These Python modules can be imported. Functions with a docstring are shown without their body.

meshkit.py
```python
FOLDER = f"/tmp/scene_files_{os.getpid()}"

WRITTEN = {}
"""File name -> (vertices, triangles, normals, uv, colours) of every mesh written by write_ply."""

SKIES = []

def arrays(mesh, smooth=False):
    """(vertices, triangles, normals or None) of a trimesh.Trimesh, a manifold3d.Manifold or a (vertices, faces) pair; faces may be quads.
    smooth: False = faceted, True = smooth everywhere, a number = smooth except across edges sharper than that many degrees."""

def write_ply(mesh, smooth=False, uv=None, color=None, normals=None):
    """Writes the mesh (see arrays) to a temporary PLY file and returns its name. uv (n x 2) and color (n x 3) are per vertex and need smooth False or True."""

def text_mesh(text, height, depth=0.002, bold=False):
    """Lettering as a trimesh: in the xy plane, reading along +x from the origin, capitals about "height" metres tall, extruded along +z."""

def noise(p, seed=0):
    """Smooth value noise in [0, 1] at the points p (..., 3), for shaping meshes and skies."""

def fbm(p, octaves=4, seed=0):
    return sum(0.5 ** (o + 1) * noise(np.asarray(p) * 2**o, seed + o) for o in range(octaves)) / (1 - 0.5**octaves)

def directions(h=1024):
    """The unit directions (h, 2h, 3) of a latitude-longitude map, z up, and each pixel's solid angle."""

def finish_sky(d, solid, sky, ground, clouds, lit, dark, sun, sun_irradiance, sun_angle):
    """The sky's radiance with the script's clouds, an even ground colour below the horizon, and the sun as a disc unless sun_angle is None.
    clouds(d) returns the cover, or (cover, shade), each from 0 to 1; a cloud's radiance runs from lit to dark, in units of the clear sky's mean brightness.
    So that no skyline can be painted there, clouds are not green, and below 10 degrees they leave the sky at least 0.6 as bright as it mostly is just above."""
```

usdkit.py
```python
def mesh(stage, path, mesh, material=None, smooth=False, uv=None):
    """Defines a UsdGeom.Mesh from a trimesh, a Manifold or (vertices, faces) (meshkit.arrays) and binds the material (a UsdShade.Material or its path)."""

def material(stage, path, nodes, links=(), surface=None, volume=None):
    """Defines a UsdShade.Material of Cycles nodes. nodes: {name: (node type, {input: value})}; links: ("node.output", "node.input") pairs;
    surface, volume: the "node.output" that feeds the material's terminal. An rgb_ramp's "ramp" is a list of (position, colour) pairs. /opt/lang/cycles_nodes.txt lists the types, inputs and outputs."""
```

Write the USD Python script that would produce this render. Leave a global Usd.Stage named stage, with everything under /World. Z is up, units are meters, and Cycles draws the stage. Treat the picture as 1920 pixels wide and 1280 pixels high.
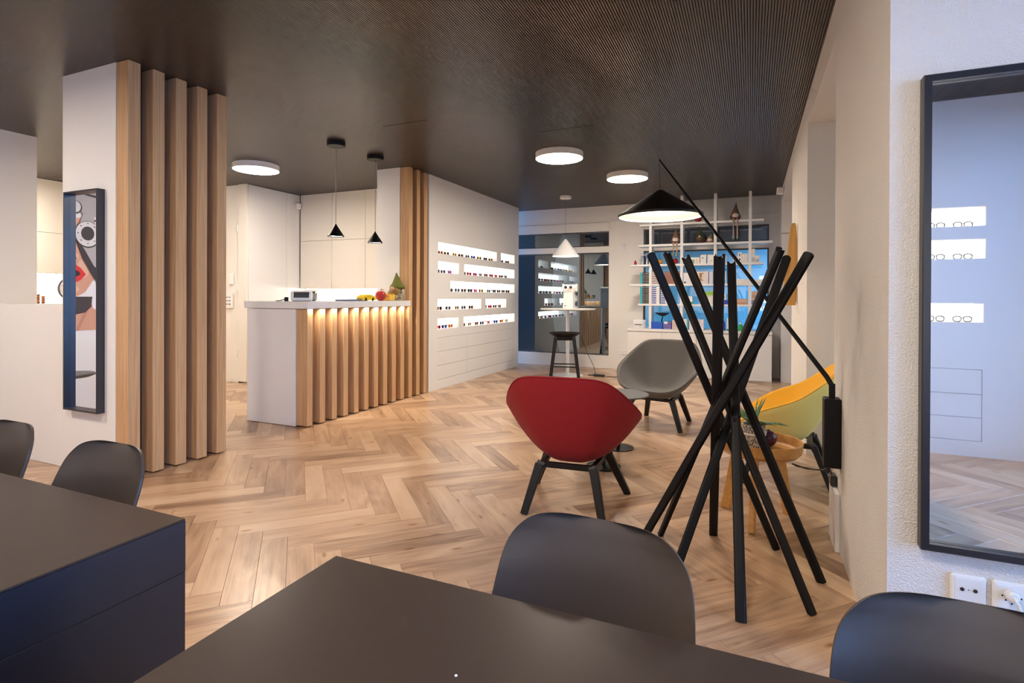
import math, random
import numpy as np, trimesh
import shapely.geometry as sg
from shapely import affinity
import manifold3d as m3
import usdkit, meshkit
from pxr import Usd, UsdGeom, UsdLux, UsdShade, Gf, Sdf, Vt

random.seed(7); RNG = np.random.default_rng(7)
PI = math.pi
stage = Usd.Stage.CreateInMemory()
UsdGeom.SetStageUpAxis(stage, 'Z'); UsdGeom.SetStageMetersPerUnit(stage, 1.0)
UsdGeom.Xform.Define(stage, '/World'); UsdGeom.Scope.Define(stage, '/World/Looks')

# ------------------------------------------------------------------ camera, daylight, exposure
YAW, PITCH, ROLL, FPX, CYPX, EYE = 0.412662, -0.003812, 0.003879, 1023.82, 558.70, 1.25
def cam_axes():
    d = np.array([-math.sin(YAW), math.cos(YAW), 0]); r = np.array([math.cos(YAW), math.sin(YAW), 0]); u = np.array([0, 0, 1.])
    d2 = d*math.cos(PITCH)+u*math.sin(PITCH); u2 = u*math.cos(PITCH)-d*math.sin(PITCH)
    return r*math.cos(ROLL)+u2*math.sin(ROLL), u2*math.cos(ROLL)-r*math.sin(ROLL), d2
cr, cu, cd = cam_axes()
cam = UsdGeom.Camera.Define(stage, '/World/camera')
cam.AddTransformOp().Set(Gf.Matrix4d(*cr, 0, *cu, 0, *(-cd), 0, 0, 0, EYE, 1))
cam.CreateHorizontalApertureAttr(36.0); cam.CreateFocalLengthAttr(36.0*FPX/1920)
cam.CreateVerticalApertureOffsetAttr(-(640-CYPX)/1920*36.0)
cam.CreateClippingRangeAttr(Gf.Vec2f(0.05, 200)); cam.CreateFStopAttr(0.0)
cam.CreateExposureAttr(0.18)
SKY = 3.6                                   # blue dusk daylight outside the shop windows
dome = UsdLux.DomeLight.Define(stage, '/World/sky')
dome.CreateIntensityAttr(SKY); dome.CreateColorAttr(Gf.Vec3f(0.17, 0.43, 1.0))
LAMP, NICHE, STRIP, PEND = 72.0, 4.2, 60.0, 22.0      # strengths of the room's own lamps
WARM = (1.0, 0.86, 0.71)

# ------------------------------------------------------------------ materials
L = '/World/Looks/'
MATS = {}
def mat(name, color, rough=0.5, metal=0.0, bump=None, spec=0.5, **kw):
    nodes = {'p': ('principled_bsdf', dict(base_color=color, roughness=rough, metallic=metal, specular_ior_level=spec, **kw))}
    links = []
    if bump:
        sc, st, di = bump
        nodes |= {'g': ('geometry', {}), 'n': ('noise_texture', dict(scale=sc, detail=4)), 'b': ('bump', dict(strength=st, distance=di))}
        links += [('g.position', 'n.vector'), ('n.fac', 'b.height'), ('b.normal', 'p.normal')]
    MATS[name] = usdkit.material(stage, L+name, nodes, links, surface='p.BSDF'); return MATS[name]
def emit(name, color, strength):
    MATS[name] = usdkit.material(stage, L+name, {'e': ('emission', dict(color=color, strength=strength))}, surface='e.emission')
def noisy(name, stops, scale, rough=0.5, detail=4, spec=0.5, bump=0.0, coord='g.position', distortion=0.0, extra=None):
    nodes = {'g': ('geometry', {}), 't': ('texture_coordinate', {}), 'm': ('mapping', dict(scale=scale)), 'n': ('noise_texture', dict(scale=1.0, detail=detail, distortion=distortion)),
             'r': ('rgb_ramp', dict(ramp=stops)), 'p': ('principled_bsdf', dict(roughness=rough, specular_ior_level=spec, **(extra or {})))}
    links = [(coord, 'm.vector'), ('m.vector', 'n.vector'), ('n.fac', 'r.fac'), ('r.color', 'p.base_color')]
    if bump:
        nodes['b'] = ('bump', dict(strength=bump, distance=0.002)); links += [('n.fac', 'b.height'), ('b.normal', 'p.normal')]
    MATS[name] = usdkit.material(stage, L+name, nodes, links, surface='p.BSDF')
mat('white_paint', (0.80, 0.78, 0.755), 0.55)
mat('white_lacquer', (0.80, 0.785, 0.765), 0.32)
mat('cream_paint', (0.80, 0.765, 0.70), 0.5)
mat('plaster', (0.80, 0.755, 0.70), 0.75, bump=(170, 0.55, 0.012))
mat('white_plastic', (0.84, 0.83, 0.81), 0.35)
mat('white_metal', (0.82, 0.82, 0.82), 0.3)
mat('matte_black', (0.005, 0.0045, 0.006), 0.48, spec=0.25)
mat('black_wood', (0.007, 0.006, 0.007), 0.4, spec=0.35)
mat('black_frame', (0.006, 0.007, 0.013), 0.34, spec=0.8)  # black, with the blue of the daylight put into the colour
mat('black_plastic', (0.055, 0.043, 0.038), 0.36, bump=(900, 0.08, 0.001))
mat('desk_top', (0.036, 0.025, 0.020), 0.32, bump=(700, 0.05, 0.001))
mat('desk_side', (0.006, 0.008, 0.016), 0.34, spec=0.9)  # near-black, street daylight blue mixed into the colour
mat('desk_crumb', (0.8, 0.8, 0.75), 0.6)
mat('ceiling_black', (0.058, 0.045, 0.038), 0.33, spec=0.7)
mat('ceiling_gap', (0.004, 0.004, 0.004), 0.8)
mat('joint_dark', (0.05, 0.035, 0.025), 0.8)
mat('seam_grey', (0.30, 0.29, 0.28), 0.7)
mat('red_fabric', (0.29, 0.0025, 0.005), 0.85, bump=(900, 0.3, 0.002), sheen_weight=0.04)
mat('grey_fabric', (0.105, 0.098, 0.092), 0.85, bump=(900, 0.3, 0.002), sheen_weight=0.1)
mat('yellow_fabric', (0.80, 0.40, 0.012), 0.85, bump=(900, 0.3, 0.002), sheen_weight=0.2)
mat('yellow_daylit_fabric', (0.84, 0.72, 0.24), 0.8, bump=(900, 0.3, 0.002), sheen_weight=0.2)  # paler yellow: daylight on the outer back is put into the colour
mat('chrome', (0.75, 0.75, 0.75), 0.15, 1.0)
mat('steel', (0.45, 0.45, 0.45), 0.3, 1.0)
mat('dark_grey', (0.08, 0.08, 0.085), 0.4)
mat('screen_grey', (0.05, 0.055, 0.06), 0.2)
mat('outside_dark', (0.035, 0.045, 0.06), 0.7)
mat('outside_blue', (0.66, 0.90, 0.76), 0.8)
mat('pavement', (0.25, 0.25, 0.25), 0.8)
mat('mirror_glass', (0.93, 0.94, 0.94), 0.015, 1.0)
mat('cable_black', (0.02, 0.02, 0.02), 0.5)
mat('soil', (0.04, 0.025, 0.015), 0.9)
emit('lamp_white', WARM, LAMP); emit('niche_white', (1.0, 0.96, 0.92), NICHE); emit('strip_warm', (1.0, 0.86, 0.70), STRIP*2.4)
emit('strip_white', (1.0, 0.93, 0.84), STRIP*0.9); emit('pendant_glow', (1.0, 0.82, 0.60), PEND); emit('cone_glow', (1.0, 0.82, 0.62), 9.0)
noisy('oak', [(0.25, (0.46, 0.25, 0.110)), (0.5, (0.57, 0.34, 0.165)), (0.75, (0.65, 0.41, 0.215))], (90, 90, 2.2), 0.42, bump=0.12)
noisy('oak_tray', [(0.25, (0.50, 0.225, 0.055)), (0.55, (0.60, 0.30, 0.085)), (0.8, (0.66, 0.36, 0.12))], (40, 8, 40), 0.42, bump=0.08)
noisy('oak_board', [(0.25, (0.56, 0.29, 0.06)), (0.75, (0.70, 0.41, 0.11))], (40, 40, 3), 0.45)
noisy('woven', [(0.42, (0.05, 0.04, 0.035)), (0.5, (0.32, 0.29, 0.25)), (0.6, (0.62, 0.57, 0.50))], (260, 260, 110), 0.85, detail=1, bump=0.5)
noisy('leaf', [(0.3, (0.06, 0.14, 0.07)), (0.7, (0.22, 0.34, 0.16))], (60, 60, 25), 0.4)
noisy('plaid', [(0.40, (0.05, 0.05, 0.03)), (0.5, (0.45, 0.36, 0.20)), (0.62, (0.75, 0.68, 0.55))], (90, 90, 160), 0.9, detail=0)
noisy('gold_box', [(0.35, (0.55, 0.25, 0.02)), (0.5, (0.85, 0.52, 0.05)), (0.65, (0.92, 0.68, 0.12))], (60, 60, 60), 0.4)
# floor planks: uv runs along the plank in metres, 'tone' is one number per plank
MATS['plank'] = usdkit.material(stage, L+'plank', {
    'uv': ('uvmap', {'attribute': 'st'}), 'a': ('attribute', {'attribute': 'tone'}),
    'm': ('mapping', {'scale': (2.6, 42.0, 1.0)}), 'n': ('noise_texture', {'scale': 1.0, 'detail': 7, 'roughness': 0.62, 'distortion': 0.7}),
    'm2': ('mapping', {'scale': (1.6, 8.0, 1.0)}), 'n2': ('noise_texture', {'scale': 1.0, 'detail': 3, 'distortion': 1.2}),
    'mk': ('mapping', {'scale': (3.2, 9.0, 1.0)}), 'v': ('voronoi_texture', {'scale': 1.0}), 'kr': ('rgb_ramp', {'ramp': [(0.0, (0.35, 0.25, 0.18)), (0.05, (0.62, 0.5, 0.4)), (0.13, (1, 1, 1)), (1, (1, 1, 1))]}),
    'r': ('rgb_ramp', {'ramp': [(0.24, (0.19, 0.098, 0.056)), (0.40, (0.38, 0.228, 0.135)), (0.55, (0.535, 0.345, 0.212)), (0.76, (0.66, 0.465, 0.31))]}),
    'mix': ('mix_float', {'fac': 0.45}), 'ad': ('math', {'math_type': 'multiply_add', 'value2': 0.30, 'value3': -0.15}), 'sum': ('math', {'math_type': 'add'}),
    'mul': ('mix', {'mix_type': 'multiply', 'fac': 1.0}), 'rr': ('map_range', {'from_min': 0.3, 'from_max': 0.7, 'to_min': 0.32, 'to_max': 0.22}),
    'b': ('bump', {'strength': 0.10, 'distance': 0.002}), 'p': ('principled_bsdf', {'specular_ior_level': 0.5})},
    [('uv.UV', 'm.vector'), ('uv.UV', 'm2.vector'), ('uv.UV', 'mk.vector'), ('m.vector', 'n.vector'), ('m2.vector', 'n2.vector'), ('mk.vector', 'v.vector'), ('v.distance', 'kr.fac'),
     ('n.fac', 'mix.a'), ('n2.fac', 'mix.b'), ('a.fac', 'ad.value1'), ('mix.result', 'sum.value1'), ('ad.value', 'sum.value2'), ('sum.value', 'r.fac'),
     ('r.color', 'mul.color1'), ('kr.color', 'mul.color2'), ('mul.color', 'p.base_color'), ('n.fac', 'rr.value'), ('rr.result', 'p.roughness'), ('n.fac', 'b.height'), ('b.normal', 'p.normal')], surface='p.BSDF')
def pane_mat(name, ior, tint=(1, 1, 1), gl=(1, 1, 1)):
    MATS[name] = usdkit.material(stage, L+name, {'f': ('fresnel', {'IOR': ior}), 't': ('transparent_bsdf', {'color': tint}), 'g': ('glossy_bsdf', {'color': gl, 'roughness': 0.0}), 'x': ('mix_closure', {})},
        [('f.fac', 'x.fac'), ('t.BSDF', 'x.closure1'), ('g.BSDF', 'x.closure2')], surface='x.closure')
pane_mat('window_pane', 3.0, (0.70, 0.78, 0.82), (0.80, 0.92, 1.0)); pane_mat('shelf_window_pane', 2.0, (0.8, 0.9, 0.95)); pane_mat('clear_pane', 1.45); pane_mat('tinted_pane', 1.45, (0.50, 0.42, 0.34)); pane_mat('daylight_filter_pane', 1.45, (0.80, 0.58, 0.40)); pane_mat('lens', 1.5, (0.9, 0.9, 0.9))  # tints added: recess panes dim and warm daylight, left back window blues its reflections
pane_mat('jar_glass', 1.5, (0.9, 0.92, 0.95))
def col(c, rough=0.5):
    n = 'tint_' + '_'.join(f'{int(round(x*255)):03d}' for x in c) + f'_{int(rough*10)}'
    if n not in MATS: mat(n, c, rough)
    return n

# ------------------------------------------------------------------ scene helpers
COUNT = {}
def numbered(parent, name):
    k = (str(parent), name); n = COUNT.get(k, -1) + 1; COUNT[k] = n
    return name if n == 0 else f'{name}_{n:03d}'
def tag(prim, label=None, cat=None, group=None, kind=None):
    for k, v in (('label', label), ('category', cat), ('group', group), ('kind', kind)):
        if v: prim.SetCustomDataByKey(k, v)
def obj(name, mesh, m, parent=None, smooth=False, label=None):
    par = '/World' if parent is None else str(parent.GetPath())
    path = f'{par}/{numbered(par, name)}'
    p = usdkit.mesh(stage, path, mesh, MATS[m], smooth=smooth).GetPrim()
    if label: tag(p, label)
    return p
def thing(name, label, cat, loc=(0, 0, 0), rotz=0.0, group=None):
    x = UsdGeom.Xform.Define(stage, '/World/' + numbered('/World', name))
    x.AddTranslateOp().Set(Gf.Vec3d(*map(float, loc))); x.AddRotateZOp().Set(float(math.degrees(rotz)))
    tag(x.GetPrim(), label, cat, group); return x.GetPrim()
def single(name, mesh, m, label, cat, group=None, smooth=False):
    p = obj(name, mesh, m, None, smooth); tag(p, label, cat, group); return p
def struct(name, mesh, m, label=None, smooth=False):
    p = obj(name, mesh, m, None, smooth); tag(p, label, None, None, 'structure'); return p
def sthing(name, label=None):
    p = UsdGeom.Xform.Define(stage, '/World/' + numbered('/World', name)).GetPrim(); tag(p, label, None, None, 'structure'); return p
def dup(src, label, loc, rotz=0.0, cat=None, group=None, name=None):
    d = src.GetCustomData()
    base = name or src.GetName().rstrip('0123456789').rstrip('_')
    r = thing(base, label, cat or d['category'], loc, rotz, group or d.get('group'))
    r.GetReferences().AddInternalReference(src.GetPath()); r.SetInstanceable(True); return r

# ------------------------------------------------------------------ mesh helpers
def cat(*ms): return trimesh.util.concatenate([m for m in ms])
def move(m, x=0, y=0, z=0): m = m.copy(); m.apply_translation((x, y, z)); return m
def rot(m, ang, axis, at=(0, 0, 0)):
    m = m.copy(); m.apply_transform(trimesh.transformations.rotation_matrix(ang, axis, at)); return m
def box(x0, x1, y0, y1, z0, z1, c=0.0):
    if c <= 0:
        b = trimesh.creation.box((x1-x0, y1-y0, z1-z0)); b.apply_translation(((x0+x1)/2, (y0+y1)/2, (z0+z1)/2)); return b
    c = min(c, (x1-x0)/2.01, (y1-y0)/2.01, (z1-z0)/2.01); P = []
    for sx in (0, 1):
        for sy in (0, 1):
            for sz in (0, 1):
                X, Y, Z = (x0, x1)[sx], (y0, y1)[sy], (z0, z1)[sz]; dx, dy, dz = (c, -c)[sx], (c, -c)[sy], (c, -c)[sz]
                P += [(X, Y+dy, Z+dz), (X+dx, Y, Z+dz), (X+dx, Y+dy, Z)]
    return trimesh.convex.convex_hull(np.array(P))
def man(m): return m3.Manifold(m3.Mesh(np.asarray(m.vertices, np.float32), np.asarray(m.faces, np.uint32)))
def tm(M):
    k = M.to_mesh(); return trimesh.Trimesh(k.vert_properties[:, :3], k.tri_verts, process=False)
def cut(a, *bs):
    M = man(a)
    for b in bs: M = M - man(b)
    return tm(M)
def lathe(prof, n=32, x=0, y=0, z=0):
    """closed solid of revolution from (r, z) points"""
    ang = np.arange(n)*2*PI/n; V = []; F = []
    for r, h in prof: V += [(r*math.cos(a), r*math.sin(a), h) for a in ang]
    k = len(prof)
    for i in range(k-1):
        for j in range(n):
            a, b = i*n+j, i*n+(j+1) % n; F += [(a, b, b+n), (a, b+n, a+n)]
    m = trimesh.Trimesh(V, F, process=True); m.remove_unreferenced_vertices()
    m.update_faces(m.nondegenerate_faces()); m.fix_normals(); m.apply_translation((x, y, z)); return m
def cyl(r, z0, z1, x=0, y=0, n=28, c=0.0):
    pr = [(0, z0), (r-c, z0), (r, z0+c), (r, z1-c), (r-c, z1), (0, z1)] if c else [(0, z0), (r, z0), (r, z1), (0, z1)]
    return lathe(pr, n, x, y)
def tube(pts, r, n=8):
    p = np.asarray(pts, float); r = np.broadcast_to(r, (len(p),)); t = np.gradient(p, axis=0); t /= np.linalg.norm(t, axis=1, keepdims=True)+1e-12
    ref = np.array([0, 0, 1.]) if np.abs(t[:, 2]).mean() < .8 else np.array([1., 0, 0])
    a = np.cross(t, ref); a /= np.linalg.norm(a, axis=1, keepdims=True)+1e-12; b = np.cross(t, a); ang = np.arange(n)*2*PI/n
    v = p[:, None]+r[:, None, None]*(np.cos(ang)[None, :, None]*a[:, None]+np.sin(ang)[None, :, None]*b[:, None]); V = v.reshape(-1, 3); F = []
    for i in range(len(p)-1):
        for j in range(n):
            q, w = i*n+j, i*n+(j+1) % n; F += [(q, w, w+n), (q, w+n, q+n)]
    c0, c1 = len(V), len(V)+1; V = np.vstack([V, p[0], p[-1]]); e = (len(p)-1)*n
    for j in range(n): F += [(c0, (j+1) % n, j), (c1, e+j, e+(j+1) % n)]
    m = trimesh.Trimesh(V, F, process=False); m.fix_normals(); return m
def bar(p, q, w, d, up=(0, 0, 1), w2=None, d2=None):
    """tapered rectangular bar from p to q"""
    p, q = np.asarray(p, float), np.asarray(q, float); t = q-p; t /= np.linalg.norm(t); a = np.cross(t, up)
    if np.linalg.norm(a) < 1e-6: a = np.array([1., 0, 0])
    a /= np.linalg.norm(a); b = np.cross(t, a); P = []
    for c, W, Dp in ((p, w, d), (q, w2 or w, d2 or d)):
        k = min(W, Dp)*.12
        for sx in (-1, 1):
            for sy in (-1, 1): P += [c+a*sx*(W/2-k)+b*sy*Dp/2, c+a*sx*W/2+b*sy*(Dp/2-k)]
    return trimesh.convex.convex_hull(np.array(P))
def grid(P, flip=False, close_u=False):
    """P (nu, nv, 3) -> quads"""
    nu, nv = P.shape[:2]; F = []
    for i in range(nu if close_u else nu-1):
        for j in range(nv-1):
            a, b, c, d = i*nv+j, ((i+1) % nu)*nv+j, ((i+1) % nu)*nv+j+1, i*nv+j+1
            F += [(a, b, c), (a, c, d)] if not flip else [(a, c, b), (a, d, c)]
    return trimesh.Trimesh(P.reshape(-1, 3), F, process=False)
def ellipsoid(rx, ry, rz, x=0, y=0, z=0, sub=3):
    m = trimesh.creation.icosphere(sub, 1.0); m.apply_scale((rx, ry, rz)); m.apply_translation((x, y, z)); return m
def poly_x(pts, x0, x1):
    """polygon in (y, z) extruded along x"""
    m = trimesh.creation.extrude_polygon(pts if hasattr(pts, 'exterior') else sg.Polygon(pts), x1-x0, engine='earcut')
    v = m.vertices.copy(); m.vertices = np.stack([v[:, 2]+x0, v[:, 0], v[:, 1]], 1); m.fix_normals(); return m
def poly_y(pts, y0, y1):
    m = trimesh.creation.extrude_polygon(pts if hasattr(pts, 'exterior') else sg.Polygon(pts), y1-y0, engine='earcut')
    v = m.vertices.copy(); m.vertices = np.stack([v[:, 0], v[:, 2]+y0, v[:, 1]], 1); m.fix_normals(); return m

# ------------------------------------------------------------------ the room (metres; camera stands over x = y = 0)
XW, XR, YP, ZC, YB, YREAR = -3.82, 0.404, 2.087, 2.823, 9.355, -1.25
XL, XFAR, XST = -6.57, -8.83, 2.35
# floor
fl = sthing('floor', 'pale oak herringbone plank floor')
obj('subfloor', box(-9.4, 3.2, -1.5, 9.6, -0.06, -0.011), 'joint_dark', fl)
PW, PLN = 0.1232, 0.708
U, V = np.array([1, 1])/math.sqrt(2), np.array([-1, 1])/math.sqrt(2)
O = np.array([-2.451, 2.0336])
room = sg.Polygon([(-8.9, 3.0), (-6.6, 3.0), (-6.6, -1.3), (2.4, -1.3), (2.4, 2.15), (0.95, 2.15), (0.95, 9.4), (-4.9, 9.4), (-4.9, 6.95), (-6.6, 6.95), (-6.6, 5.65), (-8.9, 5.65)])
planks = []
for i in range(-90, 91):
    for j in range(-14, 15):
        s = i*PW*(V-U)+j*PLN*(U+V)
        for a0, a1, b0, b1, h in ((0, PLN, 0, PW, 0), (-PW, 0, PW-PLN, PW, 1)):
            c = O+s+U*(a0+a1)/2+V*(b0+b1)/2
            if room.contains(sg.Point(c)): planks.append((c, (a0, a1, b0, b1), s, h))
def seen(c):
    q = np.array([c[0], c[1], -EYE]); d = q@cd
    if d < 0.3: return False
    x, y = 960+FPX*(q@cr)/d, CYPX-FPX*(q@cu)/d
    return -60 < x < 1980 and 560 < y < 1330
hidden = [sg.box(-4.6, -3.9, 2.32, 3.1), sg.box(-4.6, -3.9, 3.93, 9.2), sg.box(-8.9, -6.57, -1.3, 3.1), sg.box(-2.3, 1.5, -1.3, 0.84), sg.box(0.41, 3, 2.08, 3.3)]
for k, p in enumerate(planks): planks[k] = p+((seen(p[0]) and not any(b.contains(sg.Point(p[0])) for b in hidden)),)
order = sorted(range(len(planks)), key=lambda k: (not planks[k][4], np.hypot(*planks[k][0])))
def plank_geo(p, g=0.0004, c=0.0009):
    (a0, a1, b0, b1), s, h = p[1], p[2], p[3]
    rings = []
    for ins, z in ((g, -0.010), (g, -c), (g+c, 0.0)):
        rings.append([(a0+ins, b0+ins, z), (a1-ins, b0+ins, z), (a1-ins, b1-ins, z), (a0+ins, b1-ins, z)])
    R = np.array(rings).reshape(-1, 3); xy = O+s+R[:, :1]*U+R[:, 1:2]*V
    v = np.column_stack([xy, R[:, 2]]); f = []
    for r in range(2):
        for k in range(4):
            A, B = r*4+k, r*4+(k+1) % 4; f += [(A, B, B+4), (A, B+4, A+4)]
    f += [(8, 9, 10), (8, 10, 11)]
    off = RNG.random(2)*50
    uv = np.column_stack([R[:, 0] if h == 0 else R[:, 1], R[:, 1] if h == 0 else R[:, 0]])+off
    return v, np.array(f), uv, float(np.clip(RNG.normal(0.5, 0.28), 0, 1))
def plank_mesh(name, v, f, uv, tone):
    m = usdkit.mesh(stage, f'/World/floor/{name}', (v, f), MATS['plank'], uv=uv)
    UsdGeom.PrimvarsAPI(m).CreatePrimvar('tone', Sdf.ValueTypeNames.FloatArray, 'vertex').Set(Vt.FloatArray.FromNumpy(np.asarray(tone, np.float32)))
    return m.GetPrim()
far = []
for n, k in enumerate(order):
    v, f, uv, t = plank_geo(planks[k])
    if n < 300: plank_mesh(numbered('/World/floor', 'plank'), v, f, uv, np.full(len(v), t))
    else: far.append((v, f, uv, np.full(len(v), t)))
offs = np.cumsum([0]+[len(a[0]) for a in far])
tag(plank_mesh('far_planks', np.vstack([a[0] for a in far]), np.vstack([a[1]+o for a, o in zip(far, offs)]), np.vstack([a[2] for a in far]), np.concatenate([a[3] for a in far])), kind='stuff')

# ceiling: fine black slats running away from the camera, under a dark slab
ce = sthing('ceiling', 'black ceiling of fine parallel slats')
obj('slab', box(-9.4, 3.2, -1.5, 9.6, ZC+0.012, ZC+0.1), 'ceiling_gap', ce)
def slats(x0, x1, y0, y1, pitch=0.0150, w=0.0108):
    n = int((x1-x0)/pitch); V_, F_ = [], []
    for i in range(n):
        a = x0+i*pitch; b = a+w; k = len(V_)
        V_ += [(a, y0, ZC+0.013), (a, y1, ZC+0.013), (a, y0, ZC), (a, y1, ZC), (b, y0, ZC), (b, y1, ZC), (b, y0, ZC+0.013), (b, y1, ZC+0.013)]
        for q in (0, 2, 4): F_ += [(k+q, k+q+1, k+q+3), (k+q, k+q+3, k+q+2)]
    return V_, F_
tag(obj('ceiling_slats', cat(trimesh.Trimesh(*slats(XFAR, XR+0.5, YREAR, YB), process=False), trimesh.Trimesh(*slats(XR+0.5, XST, YREAR, YP), process=False)), 'ceiling_black', ce), kind='stuff')
for x0, x1, y in ((-3.15, -2.67, 4.178), (-1.85, -1.34, 4.9)):
    obj('panel_joint', box(x0, x1, y-0.004, y+0.004, ZC-0.0015, ZC+0.002), 'ceiling_gap', ce)

# right wall with two floor-high window recesses, and the pier wall that carries the big mirror
N1, N2 = (3.32, 4.90, 2.62), (6.66, 8.90, 2.655)
struct('wall_right', cut(box(XR, 0.95, YP, YB, 0, ZC+0.012), box(0, 2, N1[0], N1[1], -1, N1[2]), box(0, 2, N2[0], N2[1], -1, N2[2])), 'plaster', 'rough cream plaster wall with two deep window recesses')
struct('wall_pier', box(0.951, XST, YP, YP+0.2, 0, ZC+0.012), 'plaster', 'rough plaster wall carrying the large mirror')
struct('wall_street', cut(box(XST, XST+0.2, YREAR-0.2, YP+0.2, 0, ZC+0.012), box(2, 4, -1.0, 1.85, 0.08, 2.6)), 'white_paint', 'shop front wall around the large street window')
def window(n, parts, label):
    w = sthing(f'window_{n}', label)
    for nm, m, mt in parts: obj(nm, m, mt, w)
def framed_x(x, y0, y1, z0, z1, t=0.05):
    return cut(box(x-0.03, x+0.03, y0, y1, z0, z1), box(x-1, x+1, y0+t, y1-t, z0+t, z1-t))
window(3, [('frame', framed_x(0.88, N1[0], N1[1], 0.0, N1[2]), 'white_paint'), ('pane', box(0.875, 0.885, N1[0]+0.05, N1[1]-0.05, 0.05, N1[2]-0.05), 'daylight_filter_pane')], 'floor-high window in the nearer recess of the right wall')
window(4, [('frame', framed_x(0.88, N2[0], N2[1], 0.0, N2[2]), 'white_paint'), ('pane', box(0.875, 0.885, N2[0]+0.05, N2[1]-0.05, 0.05, N2[2]-0.05), 'tinted_pane')], 'floor-high window in the farther recess of the right wall')
window(5, [('frame', framed_x(XST+0.1, -1.0, 1.85, 0.08, 2.6), 'white_paint'), ('pane', box(XST+0.095, XST+0.105, -0.95, 1.8, 0.13, 2.55), 'clear_pane')], 'large street window beside the desks')
# back wall with two windows
W1, W2 = (-4.85, -2.263), (-1.672, 0.25)
Z0, Z1, Z2, Z3 = 0.22, 2.018, 2.122, 2.386
struct('wall_back', cut(box(-4.95, XR, YB, YB+0.2, 0, ZC+0.012), *[box(a, b, 9, 10, z0, z1) for (a, b) in (W1, W2) for z0, z1 in ((Z0, Z1), (Z2, Z3))]), 'cream_paint', 'cream wall at the far end of the shop')
struct('trim_1', box(-4.8, -2.255, YB-0.018, YB, 2.40, 2.54, 0.004), 'cream_paint', 'flat casing above the left window')
struct('trim_2', box(-2.25, XR-0.001, YB-0.010, YB, 2.53, 2.56, 0.003), 'cream_paint', 'narrow ledge line above the shelf window')
def framed_y(a, b, z0, z1, y, t=0.02): return cut(box(a, b, y-0.02, y+0.02, z0, z1), box(a+t, b-t, y-1, y+1, z0+t, z1-t))
for n, (a, b), lb, PM in ((1, W1, 'dark reflecting window behind the round bar table', 'window_pane'), (2, W2, 'window behind the white shelving', 'shelf_window_pane')):
    window(n, [('frame', framed_y(a, b, Z0, Z1, YB+0.07), 'dark_grey'), ('transom_frame', framed_y(a, b, Z2, Z3, YB+0.07), 'dark_grey'),
               ('pane', box(a+0.02, b-0.02, YB+0.065, YB+0.075, Z0+0.02, Z1-0.02), PM), ('transom_pane', box(a+0.02, b-0.02, YB+0.065, YB+0.075, Z2+0.02, Z3-0.02), PM)], lb)
# behind the back windows, all added: dark sky-blocking box left, pale sky-lit well right
struct('wall_added_dark', cat(box(-6, -2.0, 11.4, 11.5, 0, 3), box(-6.1, -6, YB+0.2, 11.5, 0, 3), box(-6, -1.95, YB+0.2, 11.5, 2.9, 3), box(-6, -1.95, YB+0.2, 11.5, -0.1, 0)), 'outside_dark', 'added dark box that keeps the sky out of the left window')
struct('wall_added_pale', cat(box(-1.95, -1.9, YB+0.2, 11.5, 0, 3.0), box(-1.95, 1.2, 10.6, 10.7, 0, 2.35)), 'outside_blue', 'added pale wall that makes the shelf window look blue')
struct('wall_added_lintel', cat(box(-1.95, 1.2, YB+0.2, 10.7, 2.36, 2.42), box(-1.89, 1.2, YB+0.32, YB+0.36, 2.07, 2.36)), 'outside_dark', 'added dark canopy and lintel that keep sky out of the transom')  # added to darken the transom of the shelf window
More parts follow.
